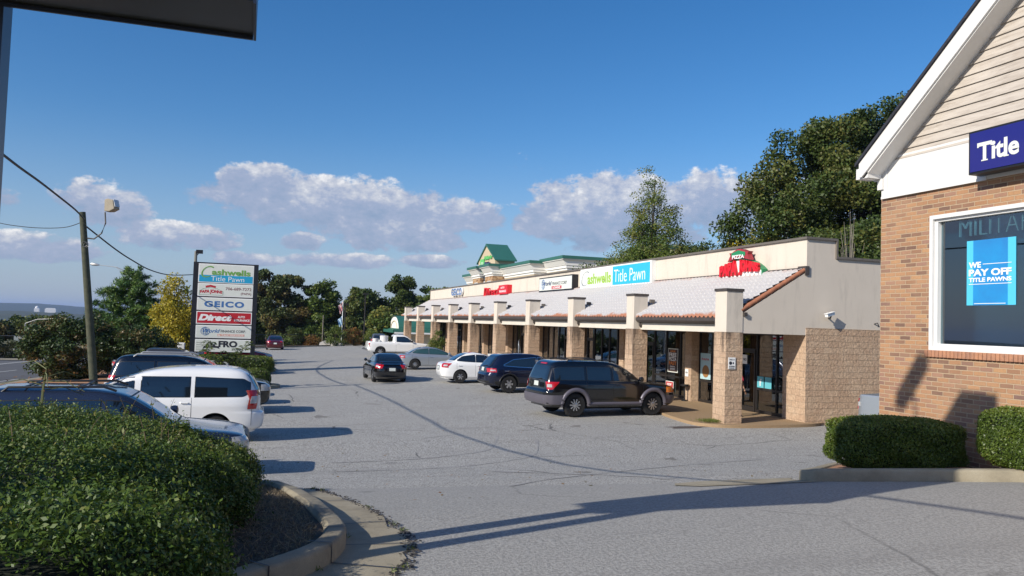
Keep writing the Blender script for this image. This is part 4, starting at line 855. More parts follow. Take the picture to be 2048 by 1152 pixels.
def car(kind, label, cat, pos, hdg, pm, L=None, W=None, Hh=None, glass='cglass', r=None, rim='rim', nsp=7, group=None, name='car', extras=(), tl=None, ov=None, detail=True, plate=True, n=None, far=False):
    T = dict(TEMPL[kind]); 
    if ov: T.update(ov)
    if n: T['n'] = n
    b = Body(T, L, W, Hh); a, bb, c = b.a, b.b, b.c
    root = thing(name, label, cat, (pos[0], pos[1], (H(pos[0], pos[1]) if len(pos) < 3 else pos[2])), R_(hdg), group)
    # pitch and roll to the ground
    r = r or T['r']; wf, wr = T['wf']*a, T['wr']*a
    mb = MB(); b.mesh(mb); body = mb.build('body', [pm, M['well']], root, smooth=True, off=False)
    cut = MB()
    for x in (wf, wr):
        for sd in (1, -1): w_ = b.side(x, r); cut.lathe([(r*1.16, .32), (r*1.16, -.32)], (x, sd*(w_+.03), r*1.03), 'y', 40, 1)
    if kind == 'pickup': cut.box(-2.70*a, (-.72 if 'single' in label else -1.5)*a, -.84*bb, .84*bb, .78, 1.60*c, 0)
    co = cut.build('cut', [pm, M['well']], root, off=False)
    for ob in (body, co):
        bm = bmesh.new(); bm.from_mesh(ob.data); bmesh.ops.recalc_face_normals(bm, faces=bm.faces); bm.to_mesh(ob.data); bm.free()
    md = body.modifiers.new('bo', 'BOOLEAN'); md.operation = 'DIFFERENCE'; md.object = co; md.solver = 'EXACT'
    dg = bpy.context.evaluated_depsgraph_get(); me = bpy.data.meshes.new_from_object(body.evaluated_get(dg)); old = body.data; body.modifiers.clear(); body.data = me; me.name = 'body'
    bpy.data.objects.remove(co); 
    try: me.set_sharp_from_angle(angle=R_(40))
    except Exception: pass
    for x in (wf, wr):
        for sd in (1, -1): w_ = b.side(x, r); wheel(root, x, sd*(w_-.105), r, .21, sd, M[rim] if rim in M else rim, nsp)
    def sg(ch_lo, ch_hi, nm, m, out, inn=.015, rows=4, grow=0., parent=root):
        x0, x1 = ch_lo[0][0]*a-grow, ch_lo[-1][0]*a+grow; nx = max(6, int((x1-x0)/.05))
        res = []
        for sd in (1, -1):
            mb = MB(); G = []; Nn = []
            for j in range(rows+1):
                row, nr = [], []
                for i in range(nx+1):
                    x = x0+(x1-x0)*i/nx; lo = interp_chain(ch_lo, x/a)*c-grow; hi = interp_chain(ch_hi, x/a)*c+grow; z = lo+(hi-lo)*j/rows
                    y = b.side(x, z); row.append((x, sd*y, z)); nr.append((0, sd, .3))
                G.append(row); Nn.append(nr)
            mb.shell(G, Nn, out, inn); res.append(mb.build(nm, m, parent, off=False))
        return res
    gl = M[glass]
    for k, (lo, hi) in enumerate(T['sw']):
        if 'chrome_line' in extras: sg(lo, hi, 'window_trim', M['chrome'], .003, grow=.022)
        else: sg(lo, hi, 'window_trim', M['trimb'], .003, grow=.016)
        sg(lo, hi, 'side_window', gl, .007)
    def endpatch(z0, z1, fy, front, nm, m, out=.006, y0=None, inn=.02, fy1=None):
        G, Nn = [], []
        for j in range(9):
            z = z0+(z1-z0)*j/8; w = b.hw(z); f_y = fy if fy1 is None else fy+(fy1-fy)*j/8; ym = w*f_y if y0 is None else y0; row, nr = [], []
            for i in range(13):
                y = -ym+2*ym*i/12; row.append((b.end(y, z, front), y, z)); nr.append(((1 if front else -1)*.8, 0, .6 if z > T['belt']*c*.98 else 0))
            G.append(row); Nn.append(nr)
        mb = MB(); mb.shell(G, Nn, out, inn); return mb.build(nm, m, root, off=False)
    w0, w1, fy = T['ws']; endpatch(w0*c-.015, w1*c+.015, fy+.04, True, 'windscreen_seal', M['trimb'], .003); endpatch(w0*c, w1*c, fy, True, 'windscreen', gl, .008)
    g0, g1, fy = T['rg']; endpatch(g0*c-.015, g1*c+.015, fy+.03, False, 'rear_window_seal', M['trimb'], .003); endpatch(g0*c, g1*c, fy, False, 'rear_window', gl, .008)
    def wrap(z0, z1, yin, xout, front, nm, m, out=.012, shape=None, rows=5):
        res = []
        for sd in (1, -1):
            G, Nn = [], []
            for j in range(rows+1):
                t = j/rows; z = z0+(z1-z0)*t; w = b.hw(z); row, nr = [], []
                yi = yin; xo = xout
                if shape: yi, xo = shape(t, yin, xout)
                xc = b.end(w*.93, z, front)
                P_ = [(b.end(yi+(w*.93-yi)*i/6, z, front), yi+(w*.93-yi)*i/6) for i in range(7)]+[(xc+(xo-xc)*i/6, b.side(xc+(xo-xc)*i/6, z)) for i in range(1, 7)]
                f, rr_ = b.xf(z), b.xr(z); mm, hh = (f+rr_)/2, (f-rr_)/2
                for x, y in P_:
                    nx = math.copysign(abs((x-mm)/hh)**(b.n-1)/hh, x-mm); ny = abs(y/w)**(b.n-1)/w; l = math.hypot(nx, ny) or 1
                    row.append((x, sd*y, z)); nr.append((nx/l, sd*ny/l, 0))
                G.append(row); Nn.append(nr)
            mb = MB(); mb.shell(G, Nn, out, .03); res.append(mb.build(nm, m, root, off=False))
        return res
    t0, t1, yi, xo = tl or T['tl']; wrap(t0*c, t1*c, yi*bb, xo*a, False, 'tail_lamp', M['tail'], shape=T.get('tls') or (lambda t, y_, x_: (y_+(1-t)*.12, b.xr(.8)+(x_-b.xr(.8))*(.45+.55*t)+.03)))
    if detail:
        for sd in (1, -1):
            zz = [(t0+(t1-t0)*q)*c for q in (.30, .5, .68)]; G = [[(b.end(b.hw(z)*f_, z, False), sd*b.hw(z)*f_, z) for f_ in (.80, .84, .88, .92)] for z in zz]; mb = MB(); mb.shell(G, [[(-.9, sd*.4, 0)]*4]*3, .02, .02); mb.build('reversing_lamp', M['tailw'], root, off=False)
    h0, h1, yi, xo = T['hl']; wrap(h0*c, h1*c, yi*bb, xo*a, True, 'headlight', M['tailw'])
    if 'amber' in extras: wrap((h0+.02)*c, (h1+.01)*c, .80*bb, (xo-.12)*a, True, 'turn_lamp', M['amber'], .018)
    if plate:
        p0, p1 = T['pl']; endpatch(p0*c-.03, p1*c+.03, .2, False, 'plate_recess', M['trimb'], .004, y0=.24); endpatch(p0*c, p0*c+.15, .2, False, 'licence_plate', M['plate'], .014, y0=.155)
    # grille and bumpers
    endpatch(h0*c+.01, h1*c-.01, .2, True, 'grille', M['trimb'], .01, y0=.42*bb)
    def band(z0, z1, xo_r, front, m, nm, out):
        G, Nn = [], []
        for j in range(4):
            z = z0+(z1-z0)*j/3; w = b.hw(z); xc = b.end(w*.93, z, front); half = [(b.end(w*.93*i/6, z, front), w*.93*i/6) for i in range(7)]+[(xc+(xo_r-xc)*i/5, b.side(xc+(xo_r-xc)*i/5, z)) for i in range(1, 6)]
            f, rr_ = b.xf(z), b.xr(z); mm, hh = (f+rr_)/2, (f-rr_)/2; row, nr = [], []
            for x, y in [(x, -y) for x, y in half[::-1]]+half[1:]:
                nx = math.copysign(abs((x-mm)/hh)**(b.n-1)/hh, x-mm); ny = math.copysign(abs(y/w)**(b.n-1)/w, y); l = math.hypot(nx, ny) or 1; row.append((x, y, z)); nr.append((nx/l, ny/l, 0))
            G.append(row); Nn.append(nr)
        mb = MB(); mb.shell(G, Nn, out, .03); return mb.build(nm, m, root, smooth=True, off=False)
    if 'bumpers' in extras:
        gm_ = mat('grey_cladding', (.13, .12, .145), .4, .3); band(.42*c, .72*c, -1.98*a, False, gm_, 'bumper', .045); band(.42*c, .70*c, 2.02*a, True, gm_, 'bumper', .035)
        for x in (wf, wr):
            for sd in (1, -1):
                mb = MB(); w_ = b.side(x, r*1.6)
                pts = [(x+math.cos(t)*r*1.27, sd*(b.side(x+math.cos(t)*r*1.27, max(b.z0+.02, r+math.sin(t)*r*1.27))-.005), r+math.sin(t)*r*1.27) for t in np.linspace(-.02, math.pi+.02, 24)]
                mb.tube(pts, .072, 10); mb.build('wheel_arch_flare', gm_, root, smooth=True, off=False)
        for sd in (1, -1): mb = MB(); mb.tube([(wr+r*1.35, sd*.93*bb, .44), (wf-r*1.35, sd*.93*bb, .44)], .06, 10); mb.build('side_step', gm_, root, smooth=True, off=False)
    if 'dark_lower' in extras:
        band(b.z0+.02, b.z0+.20, -1.9*a, False, M['trimb'], 'lower_bumper', .012)
        for sd in (1, -1):
            mb = MB(); G = [[(x, sd*b.side(x, z), z) for x in np.linspace(wr+r*1.25, wf-r*1.25, 12)] for z in (b.z0+.01, b.z0+.13)]; mb.shell(G, [[(0, sd, 0)]*12]*2, .012, .02); mb.build('sill_cladding', M['trimb'], root, off=False)
            for x in (wf, wr):
                mb = MB(); mb.tube([(x+math.cos(t)*r*1.2, sd*(b.side(x+math.cos(t)*r*1.2, max(b.z0+.02, r+math.sin(t)*r*1.2))-.01), r+math.sin(t)*r*1.2) for t in np.linspace(-.2, math.pi+.2, 22)], .032, 8); mb.build('wheel_arch_trim', M['trimb'], root, smooth=True, off=False)
    # seams, handles, mirrors
    if not far:
        sm = MB(); belt = T['belt']*c
        edges = sorted(set([lo[0][0]*a-.05 for lo, hi in T['sw']]+[T['sw'][-1][0][-1][0]*a+.0]))
        for x in edges:
            z_lo = .34 if abs(x-wr) > r*1.2 else r*1.5+.2
            for sd in (1, -1):
                zz = np.linspace(z_lo, belt-.01, 9); G = [[(x-.004, sd*b.side(x, z), z), (x+.004, sd*b.side(x, z), z)] for z in zz]; sm.shell(G, [[(0, sd, 0)]*2]*9, .0025, .01)
        sm.build('panel_seams', M['well'], root, off=False)
        for lo, hi in T['sw'][-2:]:
            xh = lo[0][0]*a+.10
            for sd in (1, -1):
                z = belt-.13; y = b.side(xh, z); mb = MB(); mb.tube([(xh-.09, sd*(y+.0), z), (xh-.075, sd*(y+.028), z+.003), (xh+.075, sd*(y+.028), z+.003), (xh+.09, sd*y, z)], .013, 6)
                mb.build('door_handle', M['chrome'] if 'chrome_line' in extras else pm, root, smooth=True, off=False)
        xm = T['sw'][-1][0][-1][0]*a-.12
        for sd in (1, -1):
            y = b.side(xm, belt); mb = MB(); g_ = [(xm-.02, sd*(y-.03), belt+.03), (xm, sd*(y+.06), belt+.05)]; mb.tube(g_, .03, 6)
            mb.lathe([(.02, -.09), (.075, -.06), (.088, 0), (.08, .05), (.03, .07)], (xm, sd*(y+.14), belt+.09), 'x', 12); mb.build('wing_mirror', pm if kind != 'pickup' else M['trimb'], root, smooth=True, off=False)
    ztop = b.z1
    if 'rails' in extras or 'rails_silver' in extras:
        for sd in (1, -1):
            mb = MB(); y = sd*b.hw(ztop-.09*c)*.93; mb.tube([(-1.75*a, y, ztop-.06), (-1.65*a, y, ztop+.015), (-.1*a, y, ztop+.03), (.12*a, y, ztop-.04)], .02 if 'rails' in extras else .028, 8); mb.build('roof_rail', M['trimb'] if 'rails' in extras else M['galv'], root, smooth=True, off=False)
        if 'rails' in extras:
            for x in (-1.4*a, -.5*a): mb = MB(); mb.tube([(x, -b.hw(ztop-.09*c)*.93, ztop+.02), (x, b.hw(ztop-.09*c)*.93, ztop+.02)], .016, 6); mb.build('cross_bar', M['trimb'], root, off=False)
    if 'spoiler' in extras:
        z = .99*c; mb = MB(); xs_ = -2.06*a
        mb.prism([(xs_-.10, z+.085), (xs_-.02, z+.10), (xs_+.14, z+.075), (xs_+.14, z+.06), (xs_-.08, z+.065)], -.62*bb, .62*bb, 'y'); mb.box(xs_-.02, xs_+.08, -.55*bb, -.50*bb, z-.04, z+.065); mb.box(xs_-.02, xs_+.08, .50*bb, .55*bb, z-.04, z+.065); mb.build('spoiler', pm, root, off=False)
    if 'high_brake' in extras: endpatch((T['rg'][1]+.055)*c, (T['rg'][1]+.095)*c, .2, False, 'high_brake_lamp', M['tail'], .012, y0=.22)
    if 'wiper' in extras:
        z = T['rg'][0]*c-.02; mb = MB(); x = b.end(0, z, False); mb.tube([(x-.02, .02, z), (b.end(0, z+.07, False)-.03, -.38, z+.06)], .012, 6); mb.build('rear_wiper', M['trimb'], root, off=False)
    if 'antenna' in extras: mb = MB(); mb.tube([(-.95*a, 0, ztop-.02), (-1.12*a, 0, ztop+.10)], [.03, .012], 6); mb.build('roof_aerial', M['trimb'], root, off=False)
    if 'exhaust' in extras: mb = MB(); mb.tube([(b.xr(.4)+.12, -.45, b.z0+.0), (b.xr(.4)-.02, -.45, b.z0)], .035, 10); mb.build('exhaust_pipe', M['chrome'], root, off=False)
    mb = MB(); mb.box(wr-.1, wf+.1, -b.hw(.4)*.75, b.hw(.4)*.75, r*.62, b.z0+.04); mb.build('underbody', M['well'], root, off=False)
    return root, b
P_white = paint('white_car_paint', (.80, .80, .79), 0, .3); P_black = paint('black_car_paint', (.003, .003, .004), 0, .15); P_navy = paint('midnight_blue_paint', (.006, .010, .032), .4, .22)
P_silver = paint('silver_car_paint', (.40, .43, .46), .6, .3); P_maroon = paint('maroon_car_paint', (.10, .006, .012), .4, .25); P_grey = paint('grey_car_paint', (.13, .145, .16), .5, .3)
P_blue = paint('steel_blue_car_paint', (.035, .045, .075), .55, .25); P_red = paint('dark_red_car_paint', (.22, .01, .015), .3, .25); P_pickgrey = paint('graphite_car_paint', (.06, .062, .065), .5, .35)
car('suv', 'black sport utility with grey bumpers and flared arches parked nearest the shops', 'car', (11.66, 25.25), 5.5, P_black, L=5.15, Hh=1.86, r=.40, nsp=10, name='sport_utility', extras=('bumpers', 'rails', 'high_brake', 'wiper', 'amber'), tl=(.90, 1.15, .66, -2.10))
car('suv', 'dark navy crossover with chrome window line between white sedan and black sport utility', 'car', (12.0, 33.45), 2, P_navy, L=4.76, W=1.89, Hh=1.70, r=.375, nsp=6, name='crossover', n=6, extras=('chrome_line', 'antenna', 'wiper', 'dark_lower', 'exhaust'),
    ov=dict(sw=[([(-1.72,1.27),(-1.0,1.22),(-.12,1.19)],[(-1.72,1.30),(-1.25,1.54),(-.12,1.66)]),([(-.02,1.19),(1.12,1.16)],[(-.02,1.66),(.30,1.62),(.62,1.46),(1.12,1.18)])], R=[(.36,-2.38),(.46,-2.55),(.80,-2.56),(.9,-2.50),(1.15,-2.44),(1.3,-2.32),(1.45,-2.2),(1.62,-2.04),(1.72,-1.92),(1.78,-1.7),(1.82,-1.3),(1.84,-1.0)], rg=(1.22,1.62,.74), tl=(.95,1.13,.48,-2.12)))
car('sedan', 'white compact sedan seen from its rear corner beside the navy crossover', 'car', (11.15, 38.8), 0, P_white, L=4.45, W=1.70, Hh=1.51, r=.315, nsp=6, name='sedan', extras=('high_brake',), tl=(.72, .93, .48, -1.75), ov=dict(wf=1.32, wr=-1.28))
car('sedan', 'pale silver sedan parked between the white sedan and the white pickup truck', 'car', (11.2, 49.9), -1, P_silver, L=4.80, W=1.78, Hh=1.42, r=.32, nsp=9, glass='cglass_g', name='sedan')
car('sedan', 'black small sedan driving away down the middle of the lot', 'car', (6.62, 41.3), 91.5, P_black, L=4.42, W=1.71, Hh=1.42, r=.31, nsp=5, name='sedan', extras=('spoiler',), tl=(.74, .96, .40, -1.85))
tk, tb_ = car('pickup', 'white single cab pickup truck carrying two white drums in its bed', 'pickup truck', (12.3, 69.6), 0, P_white, L=5.8, r=.41, nsp=6, name='pickup_truck', tl=(.84, 1.14, .84, -2.62))
mb = MB(); mb.box(-3.02, -2.86, -.9, .9, .50, .66); mb.build('rear_bumper', M['chrome'], tk, off=False, bevel=.02)
for dx, dy, rr_, hh, lb in ((-2.05, -.25, .24, .72, 'short white drum standing near the tailgate of the white pickup'), (-1.25, .05, .36, .98, 'tall white drum standing behind the cab of the white pickup')):
    s = thing('drum', lb, 'drum', (12.3+dx, 69.6+dy, H(12.3, 69.6)+.79)); mb = MB(); mb.lathe([(rr_, 0), (rr_, hh*.93), (rr_*1.04, hh*.93), (rr_*1.04, hh*.97), (rr_*.97, hh), (.01, hh*1.01)], (12.3+dx, 69.6+dy, H(12.3, 69.6)+.79), 'z', 28); mb.build('drum_shell', M['white'], s, smooth=True)
car('sedan', 'maroon sedan parked tail out by the trees at the far end of the lot', 'car', (2.3, 89.4), 90, P_maroon, L=4.8, W=1.85, Hh=1.50, name='sedan', tl=(.80, .96, .42, -1.9), detail=False)
car('suv', 'grey hatchback seen from behind beyond the white pickup', 'car', (13.4, 88.5), 82, P_grey, L=4.4, W=1.8, Hh=1.72, r=.33, name='hatchback', n=6, detail=False)
car('suv', 'steel blue sport utility behind the big hedge at the left frame edge', 'car', (-2.22, 15.2, .10), 0, P_blue, L=4.55, W=1.88, Hh=1.70, r=.37, name='sport_utility', n=8, extras=('rails',))
car('van', 'white minivan with its red tail lamp at the near edge of the lot', 'minivan', (-2.20, 20.75), 180, P_white, L=5.13, Hh=1.78, name='minivan', tl=(.80, 1.24, .70, -2.14))
car('suv', 'black sport utility with silver roof rails behind the white minivan', 'car', (-1.75, 26.9), 0, P_black, L=4.8, W=1.9, Hh=1.83, r=.38, name='sport_utility', extras=('rails_silver',))
car('sedan', 'white sedan whose nose just shows past the white minivan', 'car', (-1.85, 30.0), 0, P_white, L=4.7, name='sedan', detail=False)
car('sedan', 'dark grey sedan parked between the hidden white sedan and the graphite truck', 'car', (-2.2, 33.5), 0, P_grey, L=4.5, name='sedan', detail=False)
car('pickup', 'graphite crew cab truck parked nose out before the island hedge', 'pickup truck', (-3.75, 42.5), -1, P_pickgrey, L=5.4, W=1.9, Hh=1.70, r=.37, name='crew_cab_truck', ov=dict(R=[(.38,-2.62),(.48,-2.80),(.62,-2.84),(.70,-2.78),(1.22,-2.76),(1.245,-2.74),(1.25,-1.38),(1.6,-1.30),(1.8,-1.2),(1.88,-1.1),(1.90,-.9)], sw=[([(-1.15,1.28),(-.12,1.27)],[(-1.15,1.70),(-.12,1.72)]),([(-.02,1.27),(1.18,1.26)],[(-.02,1.72),(.42,1.71),(.72,1.58),(1.18,1.30)])]))
car('sedan', 'dark red car half hidden under the tall pylon sign', 'car', (-.9, 60.2), 0, P_red, L=4.7, Hh=1.42, name='sedan', detail=False)
car('sedan', 'white car parked behind the dark red car under the pylon sign', 'car', (-1.9, 64.5), 0, P_white, L=4.6, name='sedan', detail=False)
car('pickup', 'silver single cab pickup truck mostly hidden behind the brick building corner', 'pickup truck', (19.3, 18.3), 15, P_silver, L=5.2, Hh=2.0, name='pickup_truck', tl=(.84, 1.14, .84, -2.62))
#@@PART4
# ------------------------------------------------------------------ foliage
def leafmat(name, cols, rough=.5, trans=.25, spec=.4):
    m = bpy.data.materials.new(name); m.use_nodes = True; t = NT(m.node_tree); p = m.node_tree.nodes['Principled BSDF']; MATS[name] = m
    at = t.n('ShaderNodeAttribute', attribute_name='tint').outputs['Fac']; n = len(cols); c = t.ramp(at, [(i/(n-1), cols[i]) for i in range(n)])
    m.node_tree.links.new(c, p.inputs['Base Color']); p.inputs['Roughness'].default_value = rough; p.inputs['Specular IOR Level'].default_value = spec
    tr = t.n('ShaderNodeBsdfTranslucent', i={'Color': c}); mx = t.n('ShaderNodeMixShader', i={0: trans, 1: p.outputs[0], 2: tr.outputs[0]})
    m.node_tree.links.new(mx.outputs[0], [q for q in m.node_tree.nodes if q.type == 'OUTPUT_MATERIAL'][0].inputs[0]); return m
def leaf_mesh(name, P, nrm, ln, wd, m, tint=None, spread=.8, parent=None, axis=None, droop=0):
    N = len(P); rg = RG
    n = rg.normal(size=(N, 3))*spread+(nrm if nrm is not None else np.array([0, 0, .5])); n /= np.linalg.norm(n, axis=1)[:, None]+1e-9
    a = rg.normal(size=(N, 3)) if axis is None else axis+rg.normal(size=(N, 3))*.25
    if axis is None: t = np.cross(n, a)
    else: t = a-(a*n).sum(1)[:, None]*n
    t /= np.linalg.norm(t, axis=1)[:, None]+1e-9; b = np.cross(n, t); s = rg.uniform(.65, 1.25, N)[:, None]
    t = t*s*ln/2; b = b*s*wd/2; V = np.stack([P-t, P+b-t*.1, P+t, P-b-t*.1], 1).reshape(-1, 3)
    if parent is not None: V = V-np.array(parent.location)
    me = bpy.data.meshes.new(name); me.vertices.add(4*N); me.vertices.foreach_set('co', V.ravel()); me.loops.add(4*N); me.loops.foreach_set('vertex_index', np.arange(4*N, dtype=np.int32))
    me.polygons.add(N); me.polygons.foreach_set('loop_start', np.arange(0, 4*N, 4, dtype=np.int32)); me.update(calc_edges=True)
    tt = rg.random(N) if tint is None else np.clip(tint+rg.normal(0, .16, N), 0, 1)
    at = me.attributes.new('tint', 'FLOAT', 'FACE'); at.data.foreach_set('value', tt.astype(np.float32)); me.materials.append(m)
    o = bpy.data.objects.new(name, me); C.objects.link(o)
    if parent is not None: o.parent = parent
    return o
L = {}
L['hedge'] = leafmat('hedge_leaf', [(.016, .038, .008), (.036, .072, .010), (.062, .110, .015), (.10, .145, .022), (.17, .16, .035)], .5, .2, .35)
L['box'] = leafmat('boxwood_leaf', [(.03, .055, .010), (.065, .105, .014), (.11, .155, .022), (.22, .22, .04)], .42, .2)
L['oak'] = leafmat('oak_leaf', [(.035, .060, .014), (.06, .095, .020), (.095, .125, .026), (.15, .145, .035)], .5)
L['oakb'] = leafmat('autumn_oak_leaf', [(.04, .065, .016), (.07, .095, .022), (.12, .105, .028), (.17, .11, .035)], .55)
L['gum'] = leafmat('thin_green_leaf', [(.07, .12, .025), (.11, .165, .035), (.17, .21, .045), (.26, .23, .05)], .5, .35)
L['pine'] = leafmat('pine_needle', [(.03, .08, .02), (.06, .13, .025), (.10, .18, .03), (.16, .23, .045)], .5, .1)
L['mag'] = leafmat('glossy_dark_leaf', [(.022, .045, .012), (.038, .068, .015), (.06, .09, .02), (.16, .10, .04)], .48, .15, .4)
L['yel'] = leafmat('yellow_leaf', [(.24, .22, .03), (.44, .36, .035), (.56, .45, .045), (.22, .27, .04)], .5, .35)
L['orange'] = leafmat('rusty_leaf', [(.16, .08, .02), (.28, .12, .03), (.20, .13, .03), (.08, .08, .02)], .6)
L['green2'] = leafmat('mid_green_leaf', [(.04, .075, .014), (.075, .12, .02), (.12, .165, .028), (.18, .20, .04)], .5)
M['bark'] = mat('bark', (.06, .048, .036), .95, var=.4, vs=5, bump=.8, bs=12)
M['barkp'] = mat('pale_bark', (.26, .23, .19), .9, var=.4, vs=4)
M['core'] = mat('shrub_dark_core', (.012, .018, .008), .95)  # dark solid fill standing in for the shaded inside of shrubs

def clusters(blobs, n, rg=RG, lo=.35):
    vol = np.array([b[3]*b[4]*b[5] for b in blobs]); k = rg.choice(len(blobs), n, p=vol/vol.sum()); d = rg.normal(size=(n, 3)); d /= np.linalg.norm(d, axis=1)[:, None]
    r = (lo+(1-lo)*rg.random(n)**.45)[:, None]; B_ = np.array(blobs)[k]; return B_[:, :3]+d*r*B_[:, 3:6], d
def ball(n): v = RG.normal(size=(n, 3)); v /= np.linalg.norm(v, axis=1)[:, None]; return v*(RG.random((n, 1))**.5)
def tree(name, label, cat, base, blobs, nleaf, ln, wd, lm, tr, ncl=60, clr=.5, group=None, limbs=10, bark='bark', flat=.7, th=None, extra=None, spread=.8, lo=.35):
    x, y, z = base; root = thing(name, label, cat, base, 0, group)
    bl = [(x+b[0], y+b[1], z+b[2], b[3], b[4], b[5]) for b in blobs]; cc, dd = clusters(bl, ncl, lo=lo)
    top = max(b[2]+b[5]*.5 for b in bl)
    mb = MB(); n = 6; pts = [(x+math.sin(k*1.7+x)*tr*.5*(k > 0), y+math.cos(k*2.1+y)*tr*.5*(k > 0), z-.3+(top-z+.3)*k/n) for k in range(n+1)]; mb.tube(pts, [tr*(1-.82*k/n) for k in range(n+1)], 8)
    idx = RG.permutation(ncl)[:limbs]
    for i in idx:
        c = cc[i]; zt = max(z+(c[2]-z)*.45, z+(th or .3)); f = min(1, (zt-z)/(top-z)); p0 = np.array([x, y, zt]); m_ = (p0+c)/2+np.array([0, 0, .12*abs(c[2]-zt)]); mb.tube([p0, m_, c], [tr*(1-.8*f)*.55, tr*.22, tr*.07], 5)
    mb.build('trunk', M[bark], root)
    w = RG.uniform(.4, 1.6, ncl); cnt = np.maximum(1, (w/w.sum()*nleaf)).astype(int); ct = RG.uniform(.1, .9, ncl)
    P = np.concatenate([cc[i]+ball(cnt[i])*np.array([1, 1, flat])*clr*1.75*(.6+.5*w[i]) for i in range(ncl)]); tn = np.repeat(ct, cnt)
    P[:, 2] = np.maximum(P[:, 2], z+.02)
    leaf_mesh('crown', P, np.array([0, 0, .5])+0*P, ln, wd, L[lm], tn, spread, root); return root
# hedge in the near bed, trimmed into a long rounded mass
hz0 = 2.04
def hzt(x, y): return 1.97+.27*smv((8.2-np.asarray(y))/3)-.44*smv((np.asarray(x)+1.25)/1.3)*smv((np.asarray(y)-4.5)/5)
def hedge_surface(n):
    """points on the shoulder-rounded surface: right side, far end and top"""
    out, nm = [], []
    # perimeter: right side going away, then far end going left
    per = np.array([(-.22, 3.3), (-.10, 5.0), (-.04, 7.0), (.0, 8.6), (.02, 9.6), (-.12, 10.05), (-.6, 10.22), (-6.2, 10.25)])
    seg = np.linalg.norm(np.diff(per, axis=0), axis=1); cum = np.r_[0, np.cumsum(seg)]
    n1 = int(n*.48); s = RG.random(n1)**1.0*cum[-1]; px = np.interp(s, cum, per[:, 0]); py = np.interp(s, cum, per[:, 1])
    e = .05; tx = np.interp(np.minimum(s+e, cum[-1]), cum, per[:, 0])-np.interp(np.maximum(s-e, 0), cum, per[:, 0]); ty = np.interp(np.minimum(s+e, cum[-1]), cum, per[:, 1])-np.interp(np.maximum(s-e, 0), cum, per[:, 1])
    l = np.hypot(tx, ty)+1e-9; nx, ny = ty/l, -tx/l
    t = RG.random(n1)*math.pi/2; g = Hn(px, py)+.12; R1 = .85
    hgt = (hzt(px-.35, py)-g)+.05*np.sin(px*1.9)+.04*np.sin(py*2.3); inn = R1*(1-np.cos(t)**.75); zz = g+hgt*np.sin(t)**.8-.0
    bul = .10*np.sin(py*2.1+px)+.06*np.sin(py*5.3)
    P = np.stack([px-nx*(inn-bul), py-ny*(inn-bul), zz], 1); N_ = np.stack([nx*np.cos(t), ny*np.cos(t), np.sin(t)+.1], 1)
    n2 = n-n1; X = RG.uniform(-5.6, -.5, n2); Y = RG.uniform(3.2, 9.6, n2); Z = hzt(X, Y)+.05*np.sin(X*1.9)+.04*np.sin(Y*2.3)+.04*np.sin(X*4+Y*3)
    P2 = np.stack([X, Y, Z], 1); N2 = np.tile(np.array([0, -.15, 1.]), (n2, 1)); return np.concatenate([P, P2]), np.concatenate([N_, N2])
hr = thing('hedge', 'large clipped dark green hedge filling the near left corner bed', 'hedge', (-2.5, 7, 1.3))
P_, N_ = hedge_surface(300000); N_ /= np.linalg.norm(N_, axis=1)[:, None]
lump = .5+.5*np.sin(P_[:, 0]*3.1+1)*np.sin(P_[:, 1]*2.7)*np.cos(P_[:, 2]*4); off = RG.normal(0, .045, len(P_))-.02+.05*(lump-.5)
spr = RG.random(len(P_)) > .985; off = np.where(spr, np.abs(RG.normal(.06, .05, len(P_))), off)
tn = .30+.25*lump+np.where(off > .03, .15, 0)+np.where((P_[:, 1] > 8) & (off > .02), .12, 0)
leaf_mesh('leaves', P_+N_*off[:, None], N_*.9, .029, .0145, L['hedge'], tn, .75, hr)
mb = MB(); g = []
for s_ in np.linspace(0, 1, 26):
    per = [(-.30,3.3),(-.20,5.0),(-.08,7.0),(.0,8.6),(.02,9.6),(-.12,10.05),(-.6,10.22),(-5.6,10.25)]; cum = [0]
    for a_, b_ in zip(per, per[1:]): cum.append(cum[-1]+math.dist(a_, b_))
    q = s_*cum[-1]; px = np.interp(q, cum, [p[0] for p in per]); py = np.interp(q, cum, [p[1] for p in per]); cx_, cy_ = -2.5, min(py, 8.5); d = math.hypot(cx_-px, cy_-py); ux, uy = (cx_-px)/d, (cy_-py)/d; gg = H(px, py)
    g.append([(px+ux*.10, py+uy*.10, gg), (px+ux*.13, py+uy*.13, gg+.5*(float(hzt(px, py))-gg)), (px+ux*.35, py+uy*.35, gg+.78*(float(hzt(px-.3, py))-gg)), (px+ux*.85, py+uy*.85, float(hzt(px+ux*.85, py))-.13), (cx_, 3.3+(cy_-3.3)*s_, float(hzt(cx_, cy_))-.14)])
mb.grid(g); mb.build('dark_core', M['core'], hr)  # added core under the leaves that blocks the view through the hedge
# twigs and shoots sticking out of the hedge
tw = MB(); TP = []; TA = []
for k in range(46):
    x = rnd.uniform(-2.8, -.3); y = rnd.uniform(5.5, 10.0); h_ = rnd.uniform(.08, .26); z = float(hzt(x, y))-.0; dx, dy = rnd.uniform(-.12, .12), rnd.uniform(-.1, .1)
    tw.tube([(x, y, z-.05), (x+dx*.5, y+dy*.5, z+h_*.5), (x+dx, y+dy, z+h_)], [.004, .003, .0015], 4, caps=False)
    for j in range(12): f = rnd.random(); TP.append((x+dx*f+rnd.gauss(0, .015), y+dy*f+rnd.gauss(0, .015), z+h_*f)); TA.append(1)
tag(tw.build('shoots', mat('twig', (.14, .10, .06), .8), hr), kind='stuff'); leaf_mesh('shoot_leaves', np.array(TP), None, .04, .016, L['hedge'], np.full(len(TP), .75), 1., hr)

